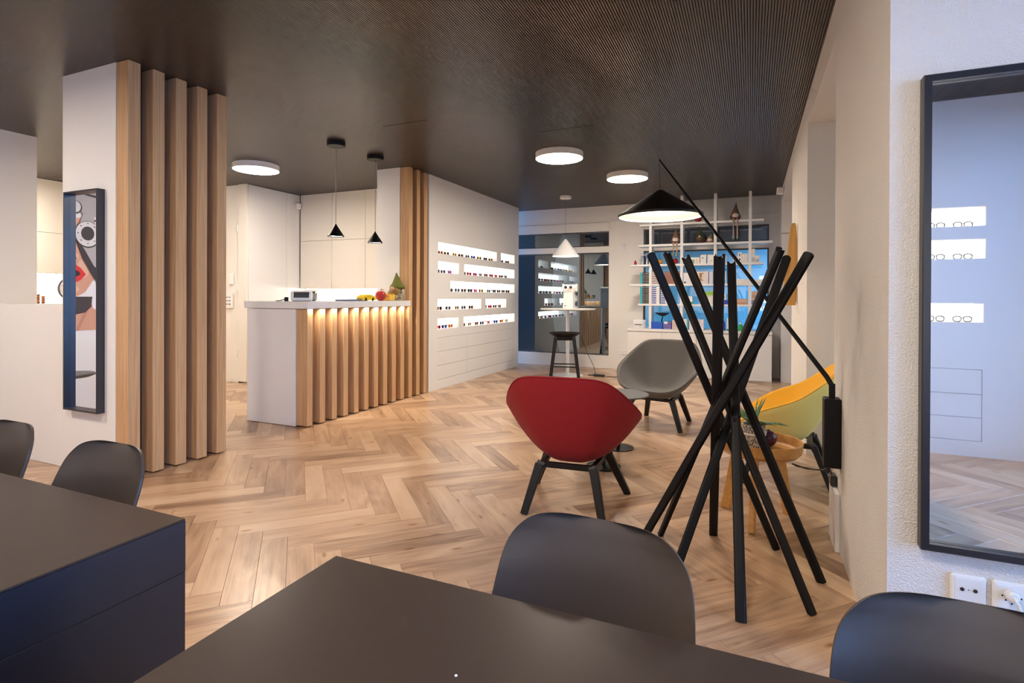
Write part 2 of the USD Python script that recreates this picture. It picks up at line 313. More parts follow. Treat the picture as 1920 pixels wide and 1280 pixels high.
struct('pavement', cat(box(XST+0.2, 12, -8, 14, -0.15, -0.1), box(0.95, XST+0.2, 2.3, 14, -0.15, -0.1), box(-1.9, 0.95, YB+0.2, 14, -0.15, -0.1)), 'pavement', 'grey pavement outside the shop windows')

# rear wall behind the camera: seen in the big mirror; the same lit niches and drawers
ROWZ = [(1.815, 1.967), (1.558, 1.712), (1.306, 1.456), (1.055, 1.204), (0.80, 0.946)]
ND = 0.22
rear_n = [(0.25, 1.675, 0), (0.25, 1.675, 1), (0.25, 1.665, 3), (0.25, 1.312, 4)]
wr = sthing('wall_rear', 'white display wall behind the camera, seen in the large mirror')
obj('wall_body', cut(box(XL-0.2, XST+0.2, YREAR-0.5, YREAR, 0, ZC+0.012), *[box(a, b, YREAR-ND, YREAR+1, *ROWZ[k]) for a, b, k in rear_n], *[box(0.40, 1.66, YREAR-0.012, YREAR+1, z-0.002, z+0.002) for z in (0.124, 0.308, 0.492, 0.686)], box(1.656, 1.660, YREAR-0.012, YREAR+1, 0.124, 0.686)), 'white_paint', wr)
for a, b, k in rear_n: obj('niche_panel', box(a+0.001, b-0.001, YREAR-ND+0.001, YREAR-ND+0.006, ROWZ[k][0]+0.001, ROWZ[k][1]-0.001), 'niche_white', wr)
struct('wall_left', box(XL-0.2, XL, YREAR, 3.11, 0, ZC+0.012), 'white_paint', 'plain white wall block left of the pillar')
struct('wall_left_return', box(XFAR-0.5, XL-0.2, 2.9, 3.11, 0, ZC+0.012), 'white_paint')
struct('wall_kitchen', box(XFAR-0.5, -6.705, 5.59, 5.75, 0, ZC+0.012), 'cream_paint', 'cream wall with door entry panel behind the pillar')
d1 = sthing('door_1', 'narrow cream door panel with white hinges')
leaf = obj('leaf', box(-6.70, -6.535, 5.560, 5.598, 0.02, ZC, 0.003), 'cream_paint', d1)
for z in (0.42, 0.86, 1.35, 2.2): obj('hinge', cyl(0.008, z-0.05, z+0.05, -6.703, 5.556, 12, 0.003), 'white_metal', leaf, 30)
struct('baseboard_kitchen', box(XFAR-0.3, -6.71, 5.58, 5.589, 0, 0.06), 'cream_paint')

# pillar with five oak slats
pl = sthing('pillar', 'white pillar clad with five full-height oak slats')
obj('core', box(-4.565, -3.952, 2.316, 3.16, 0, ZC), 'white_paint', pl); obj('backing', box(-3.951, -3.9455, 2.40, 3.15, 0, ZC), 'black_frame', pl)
for k in range(5): obj('slat', box(-3.945, XW, 2.316+0.1663*k, 2.316+0.1663*k+0.083, 0.012 if k else 0.002, ZC-0.002, 0.002), 'oak', pl)
struct('low_partition', box(XL, -4.566, 2.316, 2.45, 0, 1.173, 0.003), 'white_paint', 'low white partition wall left of the pillar')

# ------------------------------------------------------------------ display wall with lit niches and drawers
dw = thing('display_wall', 'white display wall with nine lit niches of spectacles and flush drawers', 'display wall', (XW, 6.04, 0))
Y0 = 6.04
NI = [(6.27, 8.10, 0), (8.26, 8.83, 0), (6.27, 6.838, 1), (6.995, 8.828, 1), (6.598, 8.83, 2), (6.257, 7.54, 3), (7.698, 8.482, 3), (6.256, 6.832, 4), (6.986, 8.836, 4)]
DZ = (0.127, 0.314, 0.502, 0.688)
obj('wall_body', cut(box(-0.5, 0, 0, 9.013-Y0, 0, ZC), *[box(-ND, 1, a-Y0, b-Y0, *ROWZ[k]) for a, b, k in NI], box(-0.018, 1, 6.255-Y0, 8.79-Y0, DZ[0], DZ[3]+0.003)), 'white_lacquer', dw)
for a, b, k in NI: obj('niche_panel', box(-ND+0.001, -ND+0.006, a-Y0+0.001, b-Y0-0.001, ROWZ[k][0]+0.001, ROWZ[k][1]-0.001), 'niche_white', dw, label='glowing white niche back')
for r in range(3):
    for a, b in ((6.257, 7.083), (7.087, 8.788)):
        obj('drawer', box(-0.017, -0.001, a-Y0, b-Y0, DZ[r]+0.0035, DZ[r+1], 0.0015), 'white_lacquer', dw)

# spectacles: one model per colour, copied into the niches
def make_glasses(name, c, label, loc, rz):
    t = thing('eyeglasses', label, 'glasses', loc, rz, None)
    m = col(c, 0.3)
    def ring(cx):
        a = np.arange(14)*2*PI/14; ctr = np.stack([0.0*a, cx+0.027*np.sign(np.cos(a))*np.abs(np.cos(a))**0.75, 0.023+0.021*np.sign(np.sin(a))*np.abs(np.sin(a))**0.75], 1)
        P = []
        for i, q in enumerate(ctr):
            o = q-np.array([0, cx, 0.023]); o /= np.linalg.norm(o)
            P.append([q+o*0.0048*ca+np.array([0.0045*sa, 0, 0]) for ca, sa in ((1, 0), (0, 1), (-1, 0), (0, -1), (1, 0))])
        return grid(np.array(P), close_u=True)
    obj('frame', cat(ring(-0.034), ring(0.034), tube([(0, -0.009, 0.030), (0.003, 0, 0.034), (0, 0.009, 0.030)], 0.003, 6)), m, t, True)
    for s in (-1, 1):
        obj('temple', tube([(0, s*0.066, 0.034), (-0.05, s*0.068, 0.034), (-0.10, s*0.064, 0.032), (-0.125, s*0.060, 0.012)], [0.0036, 0.003, 0.003, 0.003], 6), m, t)
        le = cyl(0.5, -0.0005, 0.0005, n=14); le.apply_scale((0.05, 0.042, 1)); le = rot(le, PI/2, (0, 1, 0)); obj('lens', move(le, 0, s*0.034, 0.023), 'lens', t)
    return t
GC = dict(black=(0.03, 0.03, 0.03), amber=(0.85, 0.48, 0.02), orange=(0.9, 0.28, 0.06), blue=(0.10, 0.18, 0.62), purple=(0.40, 0.06, 0.42), red=(0.70, 0.04, 0.04), pink=(0.85, 0.05, 0.26), brown=(0.26, 0.11, 0.05), grey=(0.26, 0.26, 0.28), tan=(0.62, 0.42, 0.2))
GROWS = [('the long top niche', 0, [(6.45, 'orange'), (6.614, 'tan'), (6.839, 'amber'), (7.02, 'brown'), (7.223, 'grey'), (7.405, 'blue'), (7.61, 'amber'), (7.825, 'black'), (8.02, 'tan')]),
 ('the short top niche', 0, [(8.45, 'black'), (8.68, 'brown')]),
 ('the short second-row niche', 1, [(6.355, 'black'), (6.52, 'grey'), (6.70, 'purple')]),
 ('the long second-row niche', 1, [(7.10, 'black'), (7.28, 'red'), (7.47, 'pink'), (7.66, 'grey'), (7.85, 'brown'), (8.04, 'red'), (8.22, 'red'), (8.42, 'brown'), (8.62, 'black')]),
 ('the middle-row niche', 2, [(6.72, 'black'), (6.92, 'grey'), (7.11, 'brown'), (7.31, 'black'), (7.49, 'pink'), (7.68, 'amber'), (7.95, 'grey'), (8.16, 'black'), (8.33, 'brown'), (8.51, 'black'), (8.70, 'brown')]),
 ('the long fourth-row niche', 3, [(6.42, 'brown'), (6.66, 'grey'), (6.91, 'tan'), (7.11, 'grey'), (7.34, 'brown')]),
 ('the short fourth-row niche', 3, [(7.82, 'brown'), (8.00, 'red'), (8.18, 'grey'), (8.37, 'brown')]),
 ('the short bottom niche', 4, [(6.40, 'red'), (6.56, 'blue'), (6.73, 'orange')]),
 ('the long bottom niche', 4, [(7.10, 'brown'), (7.30, 'tan'), (7.53, 'brown'), (7.71, 'grey'), (7.95, 'red'), (8.22, 'blue'), (8.45, 'orange'), (8.66, 'tan')])]
ORD = ['leftmost', 'second', 'third', 'fourth', 'fifth', 'sixth', 'seventh', 'eighth', 'ninth', 'tenth', 'eleventh']
gproto = {}
def place_glasses(c, label, loc, rz, group):
    if c in gproto: return dup(gproto[c], label, loc, rz, group=group)
    gproto[c] = make_glasses(c, GC[c], label, loc, rz); tag(gproto[c], group=group); return gproto[c]
for nm, r, lst in GROWS:
    for i, (y, c) in enumerate(lst):
        pos = 'leftmost' if i == 0 else 'rightmost' if i == len(lst)-1 else ORD[i]+' from left'
        place_glasses(c, f'{c} framed spectacles, {pos} in {nm} of the display wall', (XW-0.075, y, ROWZ[r][0]+0.001), random.uniform(-0.15, 0.15), 'spectacles in the display wall niches')
for k, nm in ((0, 'upper'), (1, 'middle'), (3, 'lower')):
    for i, x in enumerate((1.22, 1.40, 1.58)):
        place_glasses('black', f'black spectacles, {ORD[i]} from left in the {nm} niche seen in the large mirror', (x-0.02, YREAR-0.10, ROWZ[k][0]+0.001), PI/2, 'spectacles seen in the large mirror')

# ------------------------------------------------------------------ reception counter
rc = thing('reception_counter', 'white reception counter with a glowing row of oak slats', 'counter', (-3.955, 3.92, 0))
def cx(x): return x+3.955
def cy(y): return y-3.92
obj('end_panel', box(cx(-4.594), cx(-3.957), cy(3.92), cy(3.95), 0.004, 1.118, 0.002), 'white_lacquer', rc)
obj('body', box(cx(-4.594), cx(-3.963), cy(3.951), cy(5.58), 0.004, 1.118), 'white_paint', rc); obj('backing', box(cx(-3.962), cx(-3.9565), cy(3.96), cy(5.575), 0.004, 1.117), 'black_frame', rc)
obj('countertop', cut(box(cx(-4.612), cx(-3.79), cy(3.897), cy(5.588), 1.122, 1.19, 0.004), box(cx(-3.818), cx(-3.795), cy(3.935), cy(5.575), 1.0, 1.14)), 'white_lacquer', rc)
for k in range(10): obj('slat', box(cx(-3.955), cx(XW), cy(3.93+0.1663*k), cy(3.93+0.1663*k+0.072), 0.014, 1.117, 0.002), 'oak', rc)
obj('light_strip', box(cx(-3.816), cx(-3.797), cy(3.94), cy(5.57), 1.134, 1.1395), 'strip_warm', rc, label='warm light strip under the countertop edge')
sc = thing('slat_screen', 'three full-height oak slats between counter and display wall', 'slat screen', (-3.95, 5.593, 0))
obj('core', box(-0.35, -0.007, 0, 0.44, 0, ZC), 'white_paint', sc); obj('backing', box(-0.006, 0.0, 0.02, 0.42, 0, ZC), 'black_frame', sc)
for k in range(3): obj('slat', box(0.001, 0.13, 0.1663*k, 0.1663*k+0.075, 0.008, ZC-0.002, 0.002), 'oak', sc)

# kitchen behind the counter
tc = thing('tall_cabinet', 'full-height white cupboard beside the cream door', 'cupboard', (-6.53, 5.60, 0))
obj('body', box(-0.165, -0.02, 0.001, 0.945, 0, ZC), 'white_paint', tc)
struct('wall_cabinet_back', cat(box(-6.95, -6.71, 5.751, 6.89, 0, ZC), box(-6.71, -6.55, 6.55, 6.89, 0, ZC)), 'cream_paint')
for a, b in ((0.0, 0.69), (0.694, 0.948)): obj('door', box(-0.0185, 0, a, b, 0.05, ZC-0.005, 0.0015), 'white_lacquer', tc)
kc = thing('wall_cabinets', 'flush cream wall cupboards over the lit backsplash behind reception', 'cupboard', (-6.51, 6.55, 1.352))
obj('body', box(0, 1.876, 0.02, 0.34, 0, ZC-1.352), 'seam_grey', kc)
for a, b in ((0.001, 0.625), (0.629, 1.261), (1.265, 1.876)):
    for z0, z1 in ((0.0, 0.741), (0.745, 1.468)): obj('door', box(a, b, 0, 0.019, z0, z1, 0.0015), 'cream_paint', kc)
obj('light_strip', box(0.05, 1.54, 0.08, 0.11, -0.009, -0.001), 'strip_white', kc)
kb = thing('base_cabinets', 'low white kitchen cupboards behind the reception counter', 'cupboard', (-6.51, 6.40, 0))
obj('body', box(0, 1.876, 0.0, 0.49, 0, 0.88), 'white_paint', kb); obj('worktop', box(0, 1.876, -0.02, 0.49, 0.881, 0.92, 0.003), 'white_lacquer', kb)
struct('wall_splash', box(-6.95, -4.2, 6.891, 6.99, 0, ZC), 'white_paint', 'white backsplash behind the reception kitchen')
single('corner_cabinet', cat(box(-4.632, -4.325, 6.11, 6.88, 0, ZC, 0.003)), 'cream_paint', 'tall cream cupboard end beside the oak slat screen', 'cupboard')
# far-left recess with lit shelf
fc = thing('recess_cabinet', 'cream cupboards with a lit shelf recess seen left of the pillar', 'cupboard', (XFAR, 3.2, 0))
obj('base', box(-0.4, 0, 0, 2.36, 0, 1.12, 0.003), 'white_paint', fc); obj('back_panel', box(-0.42, -0.40, 0, 2.36, 1.12, 1.54), 'white_paint', fc)
obj('upper_body', box(-0.42, -0.02, 0, 2.36, 1.541, ZC), 'seam_grey', fc)
for a, b in ((0, 0.6), (0.604, 1.5), (1.504, 2.36)):
    for z0, z1 in ((1.541, 2.093), (2.097, ZC-0.004)): obj('door', box(-0.019, 0, a, b, z0, z1, 0.0015), 'cream_paint', fc)
obj('light_strip', box(-0.30, -0.27, 0.05, 2.3, 1.531, 1.539), 'strip_white', fc)
def beads(label, y, n, loc_x=-8.9):
    t = thing('bead_ornament', label, 'ornament', (loc_x, y, 1.1205))
    for k in range(n): obj('bead', ellipsoid(0.022, 0.022, 0.014, 0, 0, 0.014+0.026*k, 2), col((0.30, 0.09, 0.02) if k % 2 else (0.16, 0.04, 0.015), 0.25), t, True)
    return t
beads('amber bead stack on the lit shelf, left one', 4.225, 5); b2 = beads('amber bead stack on the lit shelf, right one under a clear ring', 4.285, 4)
obj('ring', move(rot(trimesh.creation.torus(0.026, 0.006, 20, 8), PI/2, (0, 1, 0)), 0, 0, 0.145), 'jar_glass', b2, True)
vm = thing('round_mirror', 'round mirror with dark rim on the lit shelf by the pillar', 'mirror', (-8.92, 4.63, 1.1205))
obj('rim', move(rot(trimesh.creation.torus(0.155, 0.012, 40, 8), PI/2, (0, 1, 0)), 0, 0, 0.21), 'dark_grey', vm, True)
obj('glass', move(rot(cyl(0.15, -0.003, 0.003, n=40), PI/2, (0, 1, 0)), 0, 0, 0.21), 'mirror_glass', vm); obj('foot', cyl(0.07, 0, 0.03, n=24, c=0.005), 'dark_grey', vm, 30)

# wall fittings
ip = thing('intercom_panel', 'white door entry panel with rows of keys by the cream door', 'intercom', (-7.0, 5.589, 1.06))
obj('plate', box(0, 0.18, -0.03, 0, 0, 0.215, 0.006), 'white_plastic', ip)
for r in range(3):
    for c in range(3): obj('key', box(0.02+0.05*c, 0.055+0.05*c, -0.036, -0.029, 0.05+0.05*r, 0.065+0.05*r, 0.002), 'dark_grey' if r < 2 and c == 2 else 'seam_grey', ip)
sw = thing('light_switch', 'tall white thermostat switch above the door entry panel', 'switch', (-6.88, 5.589, 1.39))
obj('plate', box(0, 0.068, -0.022, 0, 0, 0.17, 0.006), 'white_plastic', sw); obj('slot', box(0.006, 0.062, -0.024, -0.0215, 0.004, 0.014), 'seam_grey', sw)
se = thing('motion_sensor', 'small white motion sensor high on the right wall', 'sensor', (XR, 8.3, 2.70)); obj('case', box(-0.09, 0, -0.04, 0.04, -0.05, 0.05, 0.015), 'white_plastic', se, 30); obj('lens', box(-0.094, -0.085, -0.03, 0.03, -0.05, 0.0, 0.003), 'white_paint', se)
se = thing('motion_sensor', 'small white motion sensor in the corner above the kitchen cupboards', 'sensor', (-6.49, 6.48, 2.64)); obj('case', box(-0.03, 0.03, -0.04, 0.04, -0.05, 0.05, 0.012), 'white_plastic', se, 30); obj('lens', box(-0.02, 0.02, -0.044, -0.036, -0.03, 0.0, 0.003), 'white_paint', se)
bs = thing('wall_switch', 'flat white switch plate between the two back windows', 'switch', (-2.02, YB, 2.03)); obj('plate', box(-0.045, 0.045, -0.012, 0, 0, 0.13, 0.004), 'white_plastic', bs); obj('rocker', box(-0.03, 0.03, -0.017, -0.011, 0.02, 0.11, 0.003), 'white_paint', bs)
def wall_socket(label, x, y, z, coax=False, plug=False):
    t = thing('wall_socket', label, 'socket', (x, y, z))
    obj('plate', box(-0.044, 0.044, -0.012, 0, -0.044, 0.044, 0.005), 'white_plastic', t); obj('insert', box(-0.034, 0.034, -0.0135, -0.011, -0.034, 0.034, 0.001), 'white_paint', t)
    if coax:
        for sx in (-0.016, 0.016): obj('jack', rot(cyl(0.0055, 0.011, 0.0165, sx, 0.002, 16, 0.001), PI/2, (1, 0, 0)), 'black_frame', t, 30)
        obj('screw', rot(cyl(0.0018, 0.011, 0.0145, 0, 0.002, 10), PI/2, (1, 0, 0)), 'dark_grey', t)
    else:
        for sx, sz in ((-0.014, -0.008), (0.014, -0.008), (0, -0.017), (-0.022, 0.004), (0.022, 0.002)): obj('hole', rot(cyl(0.0026, 0.011, 0.0142, sx, sz, 10), PI/2, (1, 0, 0)), 'black_frame', t)
    if plug:
        pg = obj('plug', rot(cyl(0.016, 0.0136, 0.042, -0.004, 0.012, 24, 0.005), PI/2, (1, 0, 0)), 'white_plastic', t, 30)
        obj('cord', tube([(-0.004, -0.040, 0.012), (0.002, -0.055, 0.0), (0.014, -0.05, -0.05), (0.03, -0.03, -0.14), (0.05, -0.02, -0.25), (0.06, -0.02, -0.349)], 0.0045, 8), 'white_plastic', pg, True)
    return t
wall_socket('white aerial socket with two round jacks under the large mirror', 0.610, YP, 0.361, coax=True)
wall_socket('white power socket with a plugged-in white lead under the large mirror', 0.712, YP, 0.361, plug=True)
wall_socket('left white socket low on the back wall beside the left window', -2.012, YB, 0.296)
wall_socket('right white socket low on the back wall with a black lead', -1.915, YB, 0.296)
du = thing('cable_duct', 'short white floor duct with black connector at the pier foot', 'cable duct', (XR, 3.24, 0)); obj('cover', box(-0.022, 0, -0.16, 0.07, 0.0, 0.29, 0.004), 'white_paint', du); obj('connector', box(-0.03, -0.001, -0.06, 0.02, 0.291, 0.345, 0.005), 'black_frame', du)

# ------------------------------------------------------------------ mirrors and poster
mr = thing('wall_mirror', 'large wall mirror in a thin black frame tinted daylight blue on the pier', 'mirror', (0.483, YP, 0.472))
MH, MWD = 1.462, 0.95
obj('frame', cut(box(0, MWD, -0.04, 0, 0, MH, 0.003), box(0.022, MWD-0.022, -1, -0.012, 0.022, MH-0.022)), 'black_frame', mr)
obj('glass', box(0.0225, MWD-0.0225, -0.019, -0.0125, 0.0225, MH-0.0225), 'mirror_glass', mr)
ml = thing('box_mirror', 'narrow mirror in a deep black box frame on the white pillar', 'mirror', (-4.463, 2.316, 0.435))
BH, BW, BD = 1.537, 0.395, 0.050
obj('frame', cut(box(0, BW, -BD, 0, 0, BH, 0.002), box(0.012, BW-0.012, -1, -0.008, 0.012, BH-0.012)), 'black_frame', ml)
obj('glass', box(0.0125, BW-0.0125, -0.013, -0.0085, 0.0125, BH-0.0125), 'mirror_glass', ml)
# poster on the left wall (seen in the box mirror): a woman's mouth below an optician's lens frame
po = thing('poster', 'large poster of red lips below an optician test frame, seen in the box mirror', 'poster', (XL, 1.185, 0.865))
def el(y, z, ry, rz, n=40): return sg.Polygon([(y+ry*math.cos(k*2*PI/n), z+rz*math.sin(k*2*PI/n)) for k in range(n)])
layer = [0]
def pp(name, shape, m, clip=True):
    layer[0] += 1
    full = sg.box(-0.6, 0, 0.6, 1.585)
    s = shape.intersection(full)
    for g in getattr(s, 'geoms', [s]):
        if g.area > 1e-6: obj(name, poly_x(g, 0.004+0.0004*layer[0], 0.0044+0.0004*layer[0]), m, po)
obj('sheet', box(0.0005, 0.0042, -0.6, 0.6, 0, 1.585), col((0.78, 0.77, 0.78)), po)
skin, skin2, skin3 = col((0.62, 0.33, 0.22)), col((0.50, 0.235, 0.15)), col((0.72, 0.43, 0.31))
pp('shoulders', sg.Polygon([(-0.6, 0), (0.6, 0), (0.6, 0.04), (0.4, 0.16), (0.2, 0.23), (0.17, 0.33), (-0.17, 0.33), (-0.2, 0.23), (-0.4, 0.16), (-0.6, 0.04)]), skin)
for s in (1, -1): pp('neck_shade', sg.Polygon([(s*0.03, 0.0), (s*0.06, 0.0), (s*0.145, 0.2), (s*0.15, 0.26), (s*0.11, 0.2)]), skin2)
pp('collar', sg.Polygon([(-0.19, 0.36), (0.19, 0.36), (0.18, 0.25), (0.12, 0.19), (0, 0.165), (-0.12, 0.19), (-0.18, 0.25)]), col((0.055, 0.04, 0.038)))
pp('face', sg.Polygon([(-0.235, 1.2), (0.235, 1.2), (0.235, 0.75), (0.205, 0.55), (0.12, 0.41), (0.04, 0.36), (-0.04, 0.36), (-0.12, 0.41), (-0.205, 0.55), (-0.235, 0.75)]), skin)
pp('cheek', el(0.10, 0.66, 0.06, 0.10), skin3); pp('cheek', el(-0.10, 0.66, 0.06, 0.10), skin3)
pp('chin', el(0, 0.44, 0.06, 0.035), skin3)
pp('nose', el(0, 0.79, 0.058, 0.05), skin3); pp('nose_shade', el(0, 0.755, 0.04, 0.014), skin2)
for s in (1, -1): pp('nostril', el(s*0.026, 0.772, 0.013, 0.008), col((0.12, 0.04, 0.03)))
lip = sg.Polygon([(-0.115, 0.60), (-0.07, 0.66), (-0.025, 0.692), (0, 0.682), (0.025, 0.692), (0.07, 0.66), (0.115, 0.60), (0.07, 0.545), (0.03, 0.522), (0, 0.518), (-0.03, 0.522), (-0.07, 0.545)]).buffer(0.008)
pp('lips', lip, col((0.66, 0.03, 0.025), 0.3)); pp('mouth', el(0, 0.607, 0.07, 0.036), col((0.03, 0.012, 0.012)))
pg_, pd_, pw_ = col((0.42, 0.395, 0.40)), col((0.035, 0.028, 0.028)), col((0.66, 0.64, 0.65))
for s in (1, -1):
    f = (lambda P: sg.Polygon([(s*a, b) for a, b in P]))
    pp('strap', f([(0.0, 1.06), (0.0, 0.97), (0.03, 0.95), (0.10, 0.75), (0.235, 0.50), (0.26, 0.62), (0.26, 0.9), (0.1, 1.1)]), pd_)
    pp('plate', f([(0.008, 1.585), (0.6, 1.585), (0.6, 1.3), (0.30, 1.2), (0.30, 0.80), (0.24, 0.66), (0.20, 0.69), (0.11, 0.86), (0.055, 0.95), (0.05, 1.12), (0.09, 1.24), (0.008, 1.34)]), pg_)
    pp('knob', el(s*0.025, 1.31, 0.058, 0.07), pd_); pp('knob', el(s*0.02, 1.315, 0.050, 0.060), pw_)
    pp('lens_ring', el(s*0.136, 1.03, 0.125, 0.145), pd_); pp('lens_ring', el(s*0.136, 1.035, 0.117, 0.135), pw_); pp('lens_hole', el(s*0.136, 1.04, 0.064, 0.075), pd_)
    for k in range(8): pp('screw', el(s*0.136+0.092*math.cos(k*PI/4), 1.04+0.108*math.sin(k*PI/4), 0.006, 0.007, 10), pd_)
    pp('bracket', f([(0.19, 1.22), (0.24, 1.24), (0.26, 0.98), (0.23, 0.95), (0.215, 1.1)]), pw_); pp('bolt', el(s*0.205, 1.185, 0.01, 0.011, 16), pd_)
    pp('block', f([(0.12, 1.60), (0.60, 1.585), (0.60, 1.46), (0.11, 1.50)]), pd_); pp('window', f([(0.15, 1.585), (0.5, 1.585), (0.5, 1.51), (0.15, 1.525)]), pw_)
    pp('slot', f([(0.10, 1.47), (0.22, 1.455), (0.22, 1.435), (0.10, 1.45)]), pd_); pp('slot', f([(0.0, 1.45), (0.04, 1.45), (0.04, 1.435), (0.0, 1.435)]), pd_)
st = thing('round_stool', 'low round stool with dark seat, seen in the box mirror', 'stool', (-6.27, 1.37, 0))
obj('seat', lathe([(0, 0.415), (0.17, 0.415), (0.215, 0.435), (0.22, 0.445), (0.21, 0.455), (0, 0.46)], 40), 'black_plastic', st, 30)
obj('post', cyl(0.025, 0.02, 0.40), 'chrome', st, 30); obj('foot', cyl(0.15, 0, 0.02, n=32, c=0.004), 'chrome', st, 30)

# ------------------------------------------------------------------ lamps
def disc_lamp(label, x, y, r=0.262):
    t = thing('ceiling_lamp', label, 'ceiling lamp', (x, y, 2.758), 0)
    obj('housing', lathe([(r-0.008, 0.004), (r-0.003, 0.0), (r, 0.003), (r, 0.0645), (0, 0.0645), (0, 0.058), (r-0.008, 0.058), (r-0.008, 0.004)], 64), 'white_plastic', t, 30)
    obj('diffuser', cyl(r-0.009, 0.002, 0.010, n=64), 'lamp_white', t)
    return t
l0 = disc_lamp('round white ceiling lamp in the middle of the shop', -1.94, 5.711)
dup(l0, 'round white ceiling lamp nearest the white shelving', (-1.47, 7.047, 2.758))
dup(l0, 'round white ceiling lamp over the passage behind the pillar', (-5.502, 4.821, 2.758))
for x, y, lb in ((-2.3, 0.55, 'over the left desk'), (-4.9, 0.7, 'in front of the white pillar'), (-0.45, 0.15, 'over the foreground desk'), (-8.25, 3.35, 'in the room behind the white wall block')):
    dup(l0, f'round white ceiling lamp {lb}, outside the picture', (x, y, 2.758))
def cone_pendant(label, x, y, apex, rim, r, cable_top, shade, canopy, cr_, glow):
    t = thing('pendant_lamp', label, 'pendant lamp', (x, y, 0))
    a = apex-rim
    obj('shade', lathe([(r-0.004, rim+0.002), (r, rim), (r, rim+0.012*r/0.2), (r*0.12, apex-0.012), (r*0.07, apex), (0, apex), (0, apex-0.02), (r*0.07, apex-0.025), (r-0.004, rim+0.013*r/0.2), (r-0.004, rim+0.002)], 40), shade, t, 30)
    obj('bulb', cyl(r*0.86, rim+0.004+0.05*r, rim+0.010+0.05*r, n=32), glow, t)
    obj('cable', tube([(0, 0, apex-0.002), (0, 0, (apex+ZC)/2), (0, 0, ZC-0.045)], 0.0022, 6), 'dark_grey', t)
    obj('canopy', cyl(cr_, ZC-0.047, ZC-0.001, n=32, c=0.004), canopy, t, 30)
cone_pendant('black cone pendant over the near end of the reception counter', -3.91, 4.413, 1.983, 1.852, 0.084, 0, 'matte_black', 'matte_black', 0.092, 'pendant_glow')
cone_pendant('black cone pendant over the far end of the reception counter', -3.891, 5.028, 1.972, 1.842, 0.084, 0, 'matte_black', 'matte_black', 0.092, 'pendant_glow')
cone_pendant('large white cone pendant over the round bar table', -2.668, 8.178, 2.143, 1.872, 0.21, 0, 'white_metal', 'white_metal', 0.09, 'cone_glow')
# wall lamp with long slanting rod and black cone
nl = thing('rod_lamp', 'black wall lamp with long slanting rod and wide cone shade', 'wall lamp', (0.367, 3.09, 0.42))
loc = np.array([0.367, 3.09, 0.42])
obj('base_box', box(-0.037, 0.036, -0.045, 0.045, 0, 0.335, 0.004), 'matte_black', nl)
tip = np.array([-0.615, 4.058, 2.24])-loc; b0 = np.array([0.0, 0, 0.335]); b1 = np.array([0.0, 0, 0.405])
obj('rod', cat(bar(b0, b1, 0.026, 0.026), tube([b1-(0, 0, 0.01), b1+0.02*(tip-b1), b1+0.5*(tip-b1), tip], [0.012, 0.012, 0.010, 0.007], 12)), 'matte_black', nl, 30)
sh = np.array([-0.608, 4.059, 1.826])-loc
obj('suspension', tube([tip, (tip+sh)/2+(0, 0, 0.1), sh+(0, 0, 0.19)], 0.0016, 6), 'matte_black', nl)
R_ = 0.30
obj('shade', lathe([(R_-0.004, 0.0), (R_, 0.0), (R_, 0.016), (R_*0.08, 0.193), (R_*0.03, 0.197), (0, 0.197)], 64, *sh), 'matte_black', nl, 30)
obj('shade_lining', lathe([(R_-0.006, 0.001), (R_-0.0045, 0.001), (R_-0.0055, 0.014), (R_*0.08, 0.180), (0, 0.184), (0, 0.181), (R_*0.08, 0.177), (R_-0.010, 0.014), (R_-0.006, 0.001)], 64, *sh), 'white_metal', nl, 30, label='white inside of the cone shade')
obj('bulb', cyl(0.11, 0.10, 0.115, sh[0], sh[1], 40, 0.004) if False else move(cyl(0.11, 0.0, 0.012, n=40, c=0.004), *(sh+(0, 0, 0.10))), 'lamp_white', nl, 30)
obj('lead', tube([(0.0, -0.01, 0.0), (-0.03, 0.02, -0.03), (-0.10, 0.10, -0.055), (-0.16, 0.18, -0.06), (-0.14, 0.2, -0.075), (-0.06, 0.16, -0.07), (0.01, 0.12, -0.06), (0.015, 0.13, -0.075)], 0.004, 8), 'cable_black', nl, True)
# wooden wall panel with hook rod
wb = thing('wooden_panel', 'tall tapered honey-coloured wooden panel on the right wall', 'wall panel', (XR, 5.9, 1.171))
from scipy.interpolate import PchipInterpolator
zz_ = np.linspace(0, 0.785, 30)
le_ = PchipInterpolator([0, 0.14, 0.243, 0.372, 0.63, 0.75, 0.785], [-0.111, -0.117, -0.112, -0.097, -0.073, -0.058, -0.048])(zz_); ri_ = PchipInterpolator([0, 0.06, 0.215, 0.37, 0.575, 0.75, 0.785], [-0.015, -0.005, -0.0015, -0.0015, -0.003, -0.010, -0.018])(zz_)
prof = list(zip(le_, zz_))[::-1]+list(zip(ri_, zz_))
obj('panel', poly_y(prof, -0.02, 0.02), 'oak_board', wb); obj('edge_band', poly_y([(-0.047, 0.7855), (-0.019, 0.7855), (-0.024, 0.7895), (-0.042, 0.7895)], -0.02, 0.02), 'oak_board', wb)
hk = thing('wall_hook', 'thin steel hook rod on the right wall behind the wooden panel', 'hook', (XR, 6.50, 1.93)); obj('rod', tube([(0, 0, 0), (-0.06, 0, 0), (-0.11, 0, 0.0)], 0.006, 10), 'steel', hk, True); obj('plate', rot(cyl(0.02, 0, 0.005, n=20), -PI/2, (0, 1, 0)), 'steel', hk)

